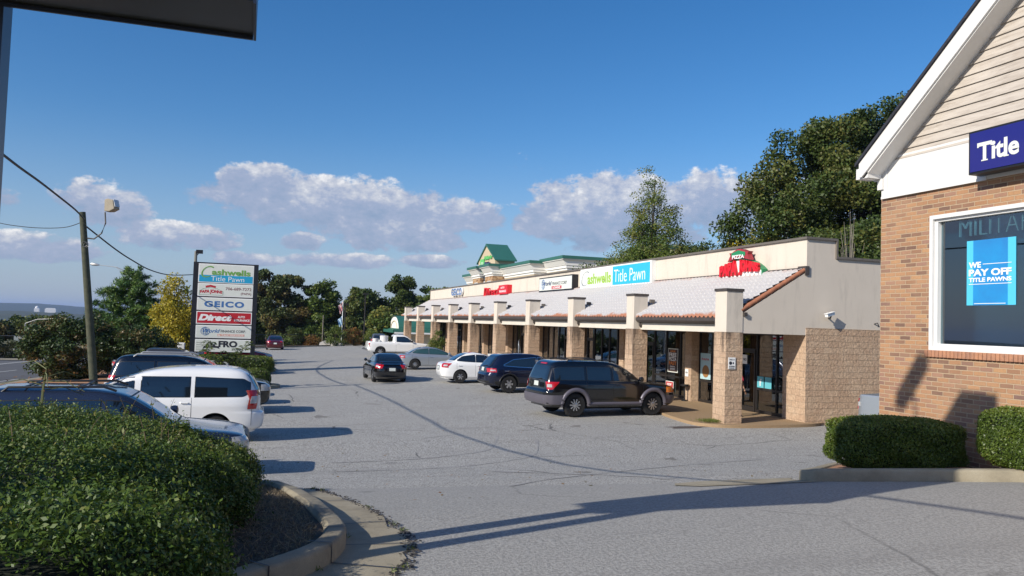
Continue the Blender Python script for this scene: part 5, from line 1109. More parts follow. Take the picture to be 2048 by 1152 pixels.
def boxhedge(name, label, c, r, rot, n, ln, wd, lm, p=4.5, lumps=.05, group=None):
    root = thing(name, label, 'hedge', (c[0], c[1], c[2]-r[2]), 0, group); d = RG.normal(size=(n, 3)); d /= np.linalg.norm(d, axis=1)[:, None]; k = (np.abs(d)**p).sum(1)**(-1/p)
    S = d*k[:, None]; Nn = np.sign(S)*np.abs(S)**(p-1); sh = np.array(r); ca, sa = math.cos(rot), math.sin(rot)
    m_ = 1+lumps*(np.sin(S[:, 0]*7+2)*np.cos(S[:, 1]*6)*np.sin(S[:, 2]*5+1))+RG.normal(0, .022, n); Q = S*sh*m_[:, None]; Nn = Nn/sh; Nn /= np.linalg.norm(Nn, axis=1)[:, None]+1e-9
    rotv = lambda V: np.stack([V[:, 0]*ca-V[:, 1]*sa, V[:, 0]*sa+V[:, 1]*ca, V[:, 2]], 1); P = rotv(Q)+np.array(c); Nr = rotv(Nn)
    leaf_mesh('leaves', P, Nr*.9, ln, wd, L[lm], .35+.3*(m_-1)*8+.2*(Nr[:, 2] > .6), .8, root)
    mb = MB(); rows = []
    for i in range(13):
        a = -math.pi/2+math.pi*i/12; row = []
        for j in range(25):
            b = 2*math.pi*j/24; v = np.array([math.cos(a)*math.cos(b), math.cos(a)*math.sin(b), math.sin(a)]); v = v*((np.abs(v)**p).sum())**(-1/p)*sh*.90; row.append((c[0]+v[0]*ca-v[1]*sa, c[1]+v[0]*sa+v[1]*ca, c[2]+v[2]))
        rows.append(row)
    mb.grid(rows); mb.build('dark_core', M['core'], root); return root  # added dark core, closes the gaps between the leaves
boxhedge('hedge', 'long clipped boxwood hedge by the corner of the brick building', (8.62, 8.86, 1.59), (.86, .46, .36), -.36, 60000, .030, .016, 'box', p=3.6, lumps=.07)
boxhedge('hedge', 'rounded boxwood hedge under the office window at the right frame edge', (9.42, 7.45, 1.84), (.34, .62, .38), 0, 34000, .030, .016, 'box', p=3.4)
boxhedge('hedge', 'clipped hedge on the planting island in front of the pylon sign', (-2.4, 47.9, .23), (3.5, 1.3, .52), -.02, 26000, .08, .045, 'box', p=5)
boxhedge('hedge', 'low hedge end at the far left of the planting island', (-5.6, 52.5, .25), (1.2, 1.6, .5), 0, 7000, .09, .05, 'box', p=4)
boxhedge('bush', 'small round bush at the tip of the small island past the white minivan', (.25, 37.8, .18), (.62, .6, .52), 0, 7000, .06, .03, 'box', p=2.4)
# sprouting saplings
def sapling(name, label, base, stems, lm='green2', ln=.19, wd=.065, fans=4, nl=26):
    root = thing(name, label, 'sapling', base); mb = MB(); PP = []; AX = []
    for (dx, dy, h_) in stems:
        b = np.array(base); t = b+np.array([dx, dy, h_]); m_ = b+np.array([dx*.35, dy*.35, h_*.55]); mb.tube([b, m_, t], [.018, .013, .006], 5)
        for f in range(fans*3):
            a = rnd.random()*6.28; st = m_+(t-m_)*min(1, (f/(fans*3-1))*1.0); e = st+np.array([math.cos(a)*.42, math.sin(a)*.42, rnd.uniform(-.12, .10)]); mb.tube([st, (st+e)/2+np.array([0, 0, .06]), e], [.006, .005, .003], 4, caps=False)
            for j in range(nl):
                u = (j//2)/(nl/2); p = st+(e-st)*u+np.array([0, 0, .10*math.sin(u*3.14)]); sd = 1 if j % 2 else -1; ax = np.array([-math.sin(a)*sd, math.cos(a)*sd, -.25]); PP.append(p+ax*ln*.5); AX.append(ax)
    mb.build('stems', mat('green_stem', (.14, .15, .06), .7), root); leaf_mesh('leaves', np.array(PP), np.tile([0, 0, 1.], (len(PP), 1)), ln, wd, L[lm], None, .35, root, axis=np.array(AX)); return root
for k, (x, y, st) in enumerate([(-1.9, 37.6, [(.1,0,2.0),(.9,.1,1.5),(-.3,0,1.2)]), (-1.3, 37.7, [(.0,.0,1.3),(1.1,.1,1.9)])]):
    sapling('sapling', ['leafy sapling with several stems rising in front of the pylon sign', 'slanting sapling leaning right across the lowest sign panel'][k], (x, y, H(x, y)+.12), st)
sapling('sapling', 'thin reddish sapling standing out of the big hedge by the blue sport utility', (-2.12, 9.6, 1.95), [(.03, 0, .50)], lm='orange', ln=.05, wd=.018, fans=2, nl=12)

# trees behind the shops
tree('oak_tree', 'tall spreading oak behind the brick building with its crown against the sky', 'tree', (37.5, 41.5, 0), [(-3.2,0,12.8,4.6,4,3.8),(1.5,0,15.0,4.8,4,3.4),(5.5,-1,15.6,5,4,3.4),(-5.8,1,9.2,3.0,3.2,3.2),(-4.4,1,5.5,3.4,4,3.5),(0,1,8,6,5,5),(5,0,8,6,5,5)], 270000, .22, .145, 'oak', .45, 480, .62, limbs=40, th=4, lo=.35)
tree('tree', 'dark bushy tree in front of the tall oak above the shop end wall', 'tree', (32.5, 35.0, 0), [(0,0,6,3.6,3,4),(3,-1,6,3.5,3,4),(-2.5,1,5.3,2.6,2.6,2.8)], 80000, .21, .14, 'oak', .3, 200, .6, limbs=14)
def pine(name, label, base, h, r, n, lm='pine', nl=.24, group=None, zb=.18):
    x, y, z = base; root = thing(name, label, 'pine tree', base, 0, group); mb = MB(); mb.tube([(x, y, z-.2), (x+.05, y, z+h*.5), (x, y+.05, z+h)], [r*.055, r*.04, .02], 8); PP, AX, TT = [], [], []
    k = 0; zz = z+h*zb
    while zz < z+h*.99:
        f = (zz-z)/h; nb = 6 if f < .85 else 4
        for j in range(nb):
            a = rnd.random()*6.28; L_ = r*(1-f)**.62*rnd.uniform(.65, 1.15)+.12; st = np.array([x, y, zz]); e = st+np.array([math.cos(a)*L_, math.sin(a)*L_, L_*rnd.uniform(.05, .45)]); mb.tube([st, (st+e)/2-np.array([0, 0, .05*L_]), e], [.035*(1-f)+.01, .02, .008], 4, caps=False)
            for q in range(max(2, int(L_*5))):
                u = .35+.65*rnd.random(); c = st+(e-st)*u+np.array([rnd.gauss(0, .12), rnd.gauss(0, .12), rnd.gauss(0, .06)])*(L_*.35+.2)
                tn = rnd.random()
                for w_ in range(n):
                    d = np.array([rnd.gauss(0, 1), rnd.gauss(0, 1), rnd.gauss(.7, .8)]); d /= np.linalg.norm(d); PP.append(c+d*nl*.5); AX.append(d); TT.append(tn)
        zz += h*.028
    mb.build('trunk', M['bark'], root); leaf_mesh('crown', np.array(PP), None, nl, .022*nl/.24*1.6, L[lm], np.array(TT), .9, root, axis=np.array(AX)); return root
pine('pine_tree', 'bright green pine left of the pylon sign with a street lamp arm behind', (-8.15, 60.5, -.9), 7.0, 3.4, 20, nl=.36)
pine('pine_tree', 'dark pine boughs beside the gable of the brick building', (30.5, 26.5, 0), 11.5, 3.6, 26, nl=.36)
tree('sweetgum_tree', 'thin conical green tree standing alone against the cloud behind the shops', 'tree', (29.5, 55.0, 0), [(0,0,14.2,1.0,1,1.8),(0,0,11.8,2.2,1.9,2.2),(0,0,9.4,3.0,2.6,2.2),(-.4,0,7.2,3.9,3.2,2.2)], 36000, .15, .095, 'gum', .17, 520, .33, limbs=90, lo=.15)
tree('tree', 'low dense green trees at the foot of the thin conical tree', 'tree', (27.5, 53, 0), [(-2.5,0,6.2,2.6,2.5,1.8),(1,0,6.6,2.8,2.5,2.2)], 22000, .18, .11, 'green2', .2, 80, .5, limbs=8)
tree('tree', 'small dark tree right of the thin conical tree over the parapet', 'tree', (30.6, 50.5, 0), [(0,0,7.6,1.7,1.6,2.0),(1.6,0,6.6,1.4,1.4,1.6)], 12000, .18, .11, 'oak', .15, 50, .4, limbs=8)
tree('bare_tree', 'half bare tree with pale yellow leaves against the cloud', 'tree', (31.0, 44.0, 0), [(0,0,8.2,1.9,1.6,1.9),(-1,0,7.0,1.5,1.4,1.2)], 2600, .15, .10, 'yel', .14, 90, .45, limbs=80, bark='barkp', lo=.2)
tree('small_tree', 'small dark green tree beside the half bare tree', 'tree', (31.3, 42.0, 0), [(0,0,7.0,.9,.9,1.7)], 7000, .15, .10, 'oak', .12, 36, .32, limbs=8)
tree('bare_tree', 'leafless grey branched tree at the left edge of the tall oak', 'tree', (31.2, 41.0, 0), [(0,0,8.5,1.5,1.4,2.4)], 300, .12, .08, 'yel', .13, 90, .3, limbs=85, bark='barkp', lo=.2)
tree('dead_tree', 'pale dead trunk with a few bare limbs in front of the oak', 'tree', (29.6, 33.5, 0), [(0,0,8.0,.8,.7,1.8)], 20, .1, .05, 'yel', .10, 24, .2, limbs=22, bark='barkp')
# trees past the far end of the lot
FT = [('oak_tree', 'broad brownish autumn oak beyond the maroon sedan', (3.4, 122, -1.6), [(-1.6,0,9.3,2.4,2.2,2.8),(1.8,0,8.8,2.6,2.2,2.6),(0,0,5,4.2,3,3.6)], 16000, 'oakb'),
      ('tree', 'green tree at the right shoulder of the autumn oak', (9.6, 121, -1.6), [(0,0,7.4,2.2,2,3),(.5,0,4,3,2.6,3)], 12000, 'green2'),
      ('tree', 'rounded dark tree behind the far light pole', (15.4, 119.5, -1.5), [(0,0,6.6,2.4,2,2.4),(.2,0,3.4,2.5,2,2.6)], 11000, 'oak'),
      ('tree', 'uneven crowned tree behind the green roofed restaurant', (21.8, 119, -1.5), [(-.6,0,9.0,2.0,2,2.2),(0,0,5.5,3.6,3,3.6)], 14000, 'oak'),
      ('tree', 'wide low crowned tree meeting the far end of the shop parapet', (27.5, 119, -1.5), [(0,0,7.0,4.2,3,2.9),(-2,0,4.5,4,3,3)], 14000, 'green2'),
      ('tree', 'low green tree in the gap left of the far light pole', (12.6, 123, -1.8), [(0,0,3.8,2.0,2,2.6)], 6000, 'green2'),
      ('tree', 'low dark tree in the gap right of the far light pole', (18.3, 121, -1.6), [(0,0,4.4,1.6,2,2.8)], 6000, 'oak'),
      ('tree', 'yellow green young tree beside the restaurant roof', (17.6, 112, -1.2), [(0,0,3.4,1.7,1.5,2.2)], 7000, 'gum'),
      ('tree', 'dark tree seen between the pylon sign and the autumn oak', (-1.5, 126, -2.2), [(0,0,5.0,3.4,2.6,3.6)], 9000, 'oak'),
      ('tree', 'dark tree seen left of the pylon sign above the pine', (-9.5, 128, -2.4), [(0,0,3.8,4.6,2.6,3.0)], 8000, 'oak')]
for k, (x, lm) in enumerate(((-5.5, 'oak'), (1.0, 'green2'), (6.6, 'oak'), (8.6, 'green2'), (13.6, 'oak'), (17.0, 'green2'), (20.0, 'oak'), (24.0, 'green2'), (29.5, 'oak'))):
    FT.append(('tree', '%s small tree of the low dense belt behind the far fence' % ['leftmost', 'second', 'third', 'fourth', 'middle', 'fourth from right', 'third from right', 'second from right', 'rightmost'][k], (x, 127, -2.0), [(0,0,3.0,3.2,2.2,2.8),(.8,0,5.2,2.2,1.6,1.9)], 9000, lm))
for nm, lb, bs, bl, nl_, lm in FT: tree(nm, lb, 'tree', bs, bl, int(nl_*1.3), .42, .28, lm, .22, 90, .55, limbs=6, group='trees past the far end of the lot')
lefts = [(-49,112,1.0),(-44.5,118,1.4),(-40,113,.8),(-36,119,1.5),(-32,115,1.0),(-28,120,1.5),(-24,116,.9),(-20,121,1.3),(-15.5,118,1.0),(-12,124,1.2)]
for k, (x, y, dz) in enumerate(lefts):
    z = H(x, y); tree('tree', ['%s tree in the dark row beyond the road' % q for q in ('leftmost', 'second from left', 'third from left', 'fourth from left', 'fifth from left', 'sixth from left', 'seventh from left', 'eighth from left', 'ninth from left', 'rightmost')][k], 'tree', (x, y, z), [(0,0,2.5+dz*.3,3.1,2.6,1.3+dz*.35)], 6500, .40, .26, 'oakb' if k % 3 == 1 else 'oak', .17, 44, .5, limbs=4, th=1.2, group='row of trees beyond the road')
sh = [('rusty orange shrub near the white arched wall', (7.2, 106.5), 1.0, 1.5, 'orange'), ('rusty orange shrub left of the far light pole', (13.2, 109.5), 1.4, 2.4, 'orange'), ('dark conical evergreen in front of the autumn oak', (5.2, 106.5), .8, 2.6, 'oak'), ('low green shrub left of the white arched wall', (3.4, 100.5), 1.2, 1.5, 'green2'), ('yellow green shrub beside the restaurant eave', (15.8, 108.5), 1.3, 2.2, 'gum'), ('green shrub behind the flag pole', (10.6, 108.5), 1.3, 2.6, 'green2')]
for lb, (x, y), r, h_, lm in sh: tree('shrub', lb, 'shrub', (x, y, H(x, y)), [(0,0,h_*.5,r,r*.8,h_*.5)], 3200, .16, .09, lm, .05, 26, .28, limbs=4)
# magnolia mound by the road, yellow tree, roadside shrubs
tree('magnolia_bush', 'big dark glossy leaved bush by the road left of the wooden pole', 'bush', (-9.2, 47.5, -.7), [(0,0,1.7,2.35,2.0,1.7),(.3,0,2.8,1.2,1.2,.9)], 26000, .17, .085, 'mag', .12, 170, .24, limbs=10, lo=.6)
tree('magnolia_bush', 'lower dark bush right of the wooden pole under the pine', 'bush', (-6.0, 47.5, -.5), [(0,0,1.3,2.0,1.8,1.35)], 16000, .16, .08, 'mag', .1, 110, .24, limbs=8, lo=.6)
tree('yellow_tree', 'bright yellow autumn tree beside the pylon sign', 'tree', (-4.95, 57.0, -.6), [(0,0,4.9,.9,.9,1.1),(0,0,3.3,1.35,1.3,1.4),(0,0,1.6,1.7,1.5,1.3)], 17000, .16, .10, 'yel', .12, 130, .3, limbs=26, lo=.3)
tree('bare_tree', 'thin leafless tree just left of the yellow tree', 'tree', (-6.9, 64.5, -.8), [(0,0,3.8,1.0,1,1.6)], 160, .1, .06, 'yel', .07, 60, .2, limbs=55, bark='barkp', lo=.2)
tree('shrub', 'dark low shrub across the road at the left frame edge', 'shrub', (-21.5, 76, H(-21.5, 76)), [(0,0,.9,1.9,1.4,.9)], 5000, .16, .09, 'mag', .06, 36, .3, limbs=4)
tree('shrub', 'reddish low shrub across the road beside the road signs', 'shrub', (-19.4, 77, H(-19.4, 77)), [(0,0,.7,1.3,1.2,.8)], 3500, .16, .09, 'oakb', .05, 28, .28, limbs=4)
for lb, (x, y), h_ in (('tall green shrub between the white pickup and the shop columns', (13.75, 60.2), 2.0), ('spiky green plant before the fourth shop column', (13.55, 41.2), 1.1), ('low green plant at the far shop columns', (13.8, 72.5), .9)):
    tree('shrub', lb, 'shrub', (x, y, H(x, y)+.1), [(0,0,h_*.45,.55,.6,h_*.45),(0,.1,h_*.8,.25,.25,h_*.28)], 4200, .12, .05, 'gum', .03, 30, .18, limbs=4)
mb = MB()
PP = np.stack([RG.normal(14.05, .22, 900), RG.normal(22.0, .16, 900), np.full(900, .20)], 1)
tag(leaf_mesh('grass_tuft', PP+np.array([0, 0, 1])*RG.random(900)[:, None]*.03, None, .11, .010, L['gum'], None, .6, None, axis=np.tile([0, 0, 1.], (900, 1))), kind='stuff')
PP = np.stack([RG.uniform(-.35, .55, 9000), RG.uniform(4.9, 10.2, 9000), np.zeros(9000)], 1); PP = PP[PP[:, 0] < np.interp(PP[:, 1], [4.9,5.25,5.6,6.05,6.8,8.2,9.6,10.2], [-.1,.3,.46,.52,.47,.37,.23,.1])]; PP[:, 2] = Hn(PP[:, 0], PP[:, 1])+.115
tag(leaf_mesh('dry_grass_blades', PP, None, .075, .005, leafmat('straw', [(.10, .08, .05), (.24, .19, .12), (.36, .30, .20), (.16, .12, .08)], .8), None, .9), kind='stuff')
wp_ = []
for k in range(20):
    t = rnd.random()*(len(P)-16)+4; i0 = int(t); p_ = P[i0]+(P[i0+1]-P[i0])*(t-i0); d_ = P[i0+1]-P[i0]; d_ = d_/np.linalg.norm(d_); q_ = p_-np.array([-d_[1], d_[0]])*(.47 if k % 3 else .01); z_ = H(*q_)
    for j in range(12): wp_.append((q_[0]+rnd.gauss(0, .02), q_[1]+rnd.gauss(0, .02), z_+.02+rnd.random()*.02))
tag(leaf_mesh('edge_weeds', np.array(wp_), None, .045, .006, L['gum'], None, .8), kind='stuff')
PP = np.stack([RG.uniform(6.9, 24, 500)*0+RG.uniform(.8, 9, 500), RG.uniform(8, 24, 500), np.zeros(500)], 1); PP[:, 2] = Hn(PP[:, 0], PP[:, 1])+.006
tag(leaf_mesh('fallen_leaves', PP[:160], np.tile([0, 0, 4.], (160, 1)), .06, .035, L['orange'], None, .5), kind='stuff')

# ------------------------------------------------------------------ poles, lamps, wires
def wire(name, label, pts, r, m='wire', cat='cable', group=None):
    P4 = smooth_path([np.array(p) for p in pts], 6); mb = MB(); mb.tube([tuple(p) for p in P4], r, 6); s = thing(name, label, cat, tuple(P4[len(P4)//2]), 0, group); mb.build('strand', M[m], s, smooth=True); return s
PT = np.array((-6.5, 34.07, 6.88)); PB = np.array((-5.70, 34.15, -.5))
s = thing('wooden_pole', 'weathered greenish wooden pole carrying a flood lamp left of the pine', 'pole', tuple(PB)); mb = MB(); mb.tube([PB, PB+(PT-PB)*.5, PT], [.155, .140, .115], 16); mb.build('post', M['pole'], s, smooth=True)
a = PT+np.array([.12, -.05, -1.0]); q = PT+np.array([.80, -.05, .05])
mb = MB(); mb.tube([a+np.array([-.02, 0, .35]), a+np.array([-.02, 0, -.25])], .035, 8); mb.tube([a, a+np.array([.35, 0, -.02]), a+np.array([.60, 0, .22]), a+np.array([.72, 0, .62]), q], .028, 8); mb.build('lamp_arm', M['downsp'], s, smooth=True)
mb = MB(); mb.tube([(PT[0]+.15+.1*math.cos(t), PT[1]-.12, PT[2]-1.25+.1*math.sin(t)) for t in np.linspace(0, 6.28, 14)], .008, 5); mb.tube([(PT[0]+.22+.09*math.cos(t), PT[1]-.12, PT[2]-1.27+.09*math.sin(t)) for t in np.linspace(0, 6.28, 14)], .008, 5); mb.build('wire_coil', M['wire2'], s)
lh = MB(); lh.prism([(-.14,-.22),(-.10,.24),(.02,.27),(.26,.19),(.30,-.16),(.08,-.24)], -.17, .17, 'y'); o = lh.build('lamp_head', mat('tan_lamp_housing', (.30, .26, .19), .6, var=.2, vs=5), s, off=False, bevel=.02); o.location = Vector(q+np.array([.16, 0, .26]))-Vector(s.location); o.rotation_euler = (0, R_(-6), R_(-28))
gl = MB(); gl.box(.283, .31, -.14, .14, -.13, .16); g2 = gl.build('lamp_glass', mat('lamp_lens', (.55, .57, .58), .12, spec=.9), s, off=False); g2.location = o.location; g2.rotation_euler = (0, R_(-16), R_(-28))
wire('cable', 'thick black overhead cable from the wooden pole up past the overhead sign', [(-6.4, 34.0, 6.60), (-6.04, 30.46, 6.55), (-5.92, 27.37, 6.59), (-5.75, 24.47, 6.57), (-5.53, 21.66, 6.48), (-5.31, 19.28, 6.4), (-5.12, 17.32, 6.31), (-4.4, 14.2, 6.2), (-3.6, 10.8, 6.15), (-2.9, 7.6, 6.15), (-2.3, 4.6, 6.3), (-1.6, 1.2, 6.7), (-.4, -5, 7.6)], .030)
wire('cable', 'thick black cable sagging from the wooden pole to the pylon sign', [(-6.33, 34.0, 6.33), (-5.85, 37.6, 5.78), (-5.65, 41.24, 5.54), (-5.36, 45.9, 5.33), (-4.85, 51, 5.34), (-4.03, 58.3, 5.76)], .030)
wire('cable', 'thin cable sagging left from the wooden pole to the frame edge', [(-6.45, 34, 6.5), (-7.2, 34.3, 6.25), (-8.6, 34.6, 6.22), (-10.2, 35, 6.5), (-14, 36, 7.6)], .014)
s = thing('wooden_pole', 'pole with a small flood lamp rising behind the pylon sign', 'pole', (-4.0, 58.5, -.6)); mb = MB(); mb.tube([(-4.0, 58.5, -.6), (-4.0, 58.5, 7.4)], [.14, .1], 10); mb.build('post', mat('grey_pole', (.2, .2, .18), .9), s); mb = MB(); mb.box(-4.0, -3.55, 58.35, 58.65, 7.25, 7.5); mb.tube([(-4.0, 58.5, 7.0), (-3.8, 58.5, 7.3)], .03, 6); mb.build('lamp_head', M['black'], s, bevel=.03)
def cobra(label, base, top, arm, group='street lamps'):
    s = thing('street_lamp', label, 'street lamp', base, 0, group); b, t, e = np.array(base), np.array(top), np.array(arm); mb = MB(); mb.tube([b, t], [.12, .07], 10); mb.build('pole', M['galv'], s, smooth=True)
    mb = MB(); m_ = (t+e)/2+np.array([0, 0, .25]); mb.tube([t, m_, e], [.045, .04, .03], 6); mb.tube([t-np.array([0, 0, .5]), m_-np.array([0, 0, .06])], .02, 5); mb.build('arm', M['galv'], s); d = (e-m_)/np.linalg.norm(e-m_); mb = MB(); mb.tube([e, e+d*.25, e+d*.7, e+d*.9], [.05, .12, .14, .04], 8); mb.build('lamp_head', M['galv'], s, smooth=True); return s
cobra('street lamp whose long arm shows above the pine', (-11.0, 82.5, -1.2), (-11.1, 82.4, 6.6), (-14.2, 83.4, 7.4)); cobra('short looking far street lamp by the road at the left', (-27.7, 115, H(-27.7, 115)), (-27.7, 115, 1.1), (-24.8, 113.8, 1.75))
for lb, (x, y), zt, hd in (('dark parking lot light pole beside the flag pole', (12.0, 110.5), 4.9, 0), ('dark parking lot light pole with a box head before the rounded tree', (14.5, 109), 6.4, 1)):
    s = thing('light_pole', lb, 'light pole', (x, y, H(x, y))); mb = MB(); mb.tube([(x, y, H(x, y)), (x, y, zt)], [.11, .08], 8); mb.build('pole', M['frame'], s); mb = MB(); mb.box(x-.35, x+.35, y-.3, y+.3, zt, zt+.22); mb.build('lamp_head', M['frame'], s)
s = thing('flag_pole', 'white flag pole with two limp flags beyond the lot', 'flag pole', (11.5, 109, -.8)); mb = MB(); mb.tube([(11.5, 109, -.9), (11.5, 109, 5.6)], [.07, .045], 8); mb.build('pole', M['lwhite'], s)
def flag(z0, z1, m_):
    mb = MB(); g = []
    for j in range(6): g.append([(11.48-.62*i/6*(1-.5*j/5)-.0, 109+.12*math.sin(i*1.6+j*.7), z1-(z1-z0)*j/5-.10*i) for i in range(7)])
    mb.shell(g, [[(0, -1, 0)]*7]*6, .004, .004); mb.build('flag', m_, s)
flag(4.2, 5.3, mat('red_white_flag', (.62, .50, .50), .8, col2=(.40, .03, .04), vs=3)); flag(2.3, 3.4, mat('blue_white_flag', (.55, .68, .78), .8, col2=(.10, .28, .45), vs=2.4))
s = thing('utility_pole', 'short thin utility pole in front of the far trees', 'pole', (9.2, 112, -1)); mb = MB(); mb.tube([(9.2, 112, -1), (9.2, 112, 3.4)], [.08, .06], 6); mb.tube([(9.2, 112, 1.6), (10.0, 112, -1)], .012, 4); mb.build('post', M['barkp'], s)
for k, (z0, z1) in enumerate(((1.3, 2.8), (-.6, .2), (-1.6, -1.2))):
    wire('road_wire', ['highest pale wire crossing over the road', 'middle pale wire crossing over the road', 'lowest pale wire crossing over the road'][k], [(-62, 96, z0+1), (-45, 99, z0), (-30, 101, (z0+z1)/2), (-12, 103, z1)], .022, 'wire2', group='wires over the road')
for lb, x, w_ in (('grey road sign seen at an angle across the road', -22.6, 1.0), ('small grey road sign on a post beside the larger one', -21.4, .7)):
    y = 92; z = H(x, y); s = thing('road_sign', lb, 'road sign', (x, y, z)); mb = MB(); mb.tube([(x, y, z), (x, y, z+1.9)], .04, 6); mb.build('post', M['galv'], s); mb = MB(); mb.box(x-w_/2, x+w_/2, y-.05, y-.02, z+.5, z+1.9); mb.build('sign_plate', mat('sign_back', (.30, .33, .32), .5), s)
s = thing('utility_box', 'pale metal cabinet beside the pylon sign post', 'cabinet', (-4.0, 49.8, -.3)); mb = MB(); mb.box(-4.15, -3.75, 49.6, 50.0, -.4, 1.35); mb.build('cabinet', M['lwhite'], s, bevel=.03)
# fence, white arched wall beyond the lot
s = thing('iron_fence', 'thin black iron fence along the trees at the far end of the lot', 'fence', (8, 107, -.8)); mb = MB(); pf = [(-3,91.5),(.0,95.5),(6.8,106.5),(11.6,114.5),(17.5,122)]; pp = smooth_path(pf, 10)
for zz in (.12, 1.55): mb.tube([(p[0]-.6, p[1]+.4, H(*p)+zz) for p in pp], .03, 4)
mb.build('rail', M['black'], s); mb = MB(); acc = 0
for p, q in zip(pp, pp[1:]):
    n_ = max(1, int(np.linalg.norm(q-p)/.35))
    for j in range(n_): c = p+(q-p)*j/n_; z = H(*c); mb.add([(c[0]-.6-.012, c[1]+.4, z), (c[0]-.6+.012, c[1]+.4, z), (c[0]-.6+.012, c[1]+.4, z+1.7), (c[0]-.6-.012, c[1]+.4, z+1.7)], [(0, 1, 2, 3)])
mb.build('pickets', M['black'], s)
s = thing('arched_wall', 'low white arched wall behind the fence at the far end', 'wall', (10, 110.5, -.9)); mb = MB(); mb.prism([(8.7,-1.2),(8.7,-.35)]+[(8.7+3.1*k/10, -.35+.42*math.sin(math.pi*k/10)) for k in range(1, 10)]+[(11.8,-.35),(11.8,-1.2)], 109.9, 110.3, 'y'); mb.build('wall_face', M['white'], s)

# ------------------------------------------------------------------ hotel behind, restaurant
s = thing('hotel', 'cream hotel with green roof edge and stone bays rising behind the shops', 'hotel', (45, 110, 0)); HZ = 12.3
def blk(x0, x1, y0, y1, zt, wallm, green=True):
    mb = MB(); mb.box(x0, x1, y0, y1, 0, zt-1.6); mb.build('wall', wallm, s)
    mb = MB(); mb.box(x0-.05, x1, y0-.05, y1+.05, zt-1.95, zt-1.65); mb.box(x0-.22, x1+.1, y0-.22, y1+.22, zt-1.65, zt-1.30); mb.prism([(x0-.3, zt-1.30), (x0-.8, zt-.55), (x1+.2, zt-.55), (x1+.2, zt-1.30)], y0-.3, y1+.3, 'y'); mb.box(x0-.9, x1+.3, y0-.6, y1+.6, zt-.55, zt-.42); mb.build('cornice', M['hotelc'], s)
    mb = MB(); mb.box(x0-1.0, x1+.4, y0-.7, y1+.7, zt-.42, zt+.0); mb.build('roof_edge', M['greenroof'], s)
blk(38.3, 60, 134.5, 144, 12.0, M['hotelw']); blk(36.6, 60, 129.5, 134.2, 12.7, M['stone']); blk(36.6, 60, 122.0, 126.4, 12.7, M['stone']); blk(38.5, 60, 107.5, 121.6, 12.35, M['hotelw']); blk(40.4, 60, 99.5, 107.2, 12.6, M['hotelw'])
blk(50, 57, 93, 97, 14.2, M['hotelw'])
mb = MB(); mb.box(37.2, 46, 126.4, 129.5, 0, 13.4); mb.build('arch_bay', M['hotelc'], s)
mb = MB(); mb.prism([(129.0,7.5),(129.0,10.4)]+[(129.0-2.2*k/8, 10.4+1.5*math.sin(math.pi*k/8)) for k in range(1, 8)]+[(126.8,10.4),(126.8,7.5)], 37.14, 37.2, 'x'); w = mb.build('arched_window', M['winpane'], s); mb = MB(); mb.box(37.08, 37.14, 127.85, 127.95, 7.5, 11.8); mb.box(37.08, 37.14, 126.8, 129.0, 9.9, 10.1); mb.build('window_bars', M['hotelc'], w)
mb = MB(); mb.box(37.2, 40.6, 123.0, 133.0, 10, 13.6); mb.prism([(133.0,13.6),(128.0,16.2),(123.0,13.6)], 37.2, 40.6, 'x'); mb.build('gable_tower', M['hotelw'], s)
mb = MB()
for a, b in (((133.6, 13.30), (128.0, 16.21)), ((122.4, 13.30), (128.0, 16.21))): mb.prism([a, b, (b[0], b[1]+.32), (a[0], a[1]+.22)], 37.0, 40.8, 'x')
mb.build('tower_roof', M['greenroof'], s)
for yb in (110.5, 113.8, 117.0, 104.0, 101.5, 138, 141):
    x = 38.5 if 107.5 < yb < 122 else (40.4 if yb < 108 else 38.3)
    mb = MB(); mb.box(x-.06, x, yb-.9, yb+.9, 8.75, 10.1); w = mb.build('window', M['hotelc'], s); mb = MB(); mb.box(x-.09, x-.06, yb-.8, yb-.08, 8.85, 10.0); mb.box(x-.09, x-.06, yb+.08, yb+.8, 8.85, 10.0); mb.build('pane', M['winpane'], w)
for yb in (132, 124): mb = MB(); mb.box(36.54, 36.6, yb-1, yb+1, 7.6, 10.0); w = mb.build('window', M['hotelc'], s); mb = MB(); mb.box(36.5, 36.54, yb-.85, yb-.1, 7.7, 9.9); mb.box(36.5, 36.54, yb+.1, yb+.85, 7.7, 9.9); mb.build('pane', M['winpane'], w)
mb = MB()
for yb in (108.2, 112.1, 115.4, 118.6, 121.0): mb.box(38.38, 38.5, yb-.2, yb+.2, 0, 9.75)
for xb in (42, 45, 48, 52): mb.box(xb-.2, xb+.2, 99.38, 99.5, 0, 10)
mb.build('pilaster', M['hotelc'], s)
hs = thing('hotel_sign', 'green and navy hotel emblem and lettering on the gable tower', 'sign', (37.3, 128, 12.5)); LG = mat('sign_light_green', (.12, .50, .12), .4)
mb = MB(); mb.box(37.0, 37.2, 128.9, 131.3, 11.6, 14.0); mb.build('emblem', LG, hs); text('H', 'emblem_letter', M['lwhite'], (36.98, 130.9, 12.1), RT, UP, 1.5, 1.4, hs, .02, .3)
text('Holiday Inn', 'lettering', LG, (37.1, 129.0, 13.6), RT, UP, 4.6, .8, hs, .05, .3, depth=.1); text('Express', 'lettering', M['signblue'], (37.1, 128.6, 12.5), RT, UP, 3.2, .9, hs, .06, depth=.1); text('& SUITES', 'lettering', M['signblue'], (37.1, 128.3, 11.7), RT, UP, 2.4, .5, hs, .05, depth=.1)
s = thing('restaurant', 'low restaurant with green metal roof and arched cream gable past the shop columns', 'restaurant', (24, 106, -1.2))
mb = MB(); mb.box(19.0, 42, 103, 118, -1.6, 1.5); mb.build('wall', M['hotelw'], s)
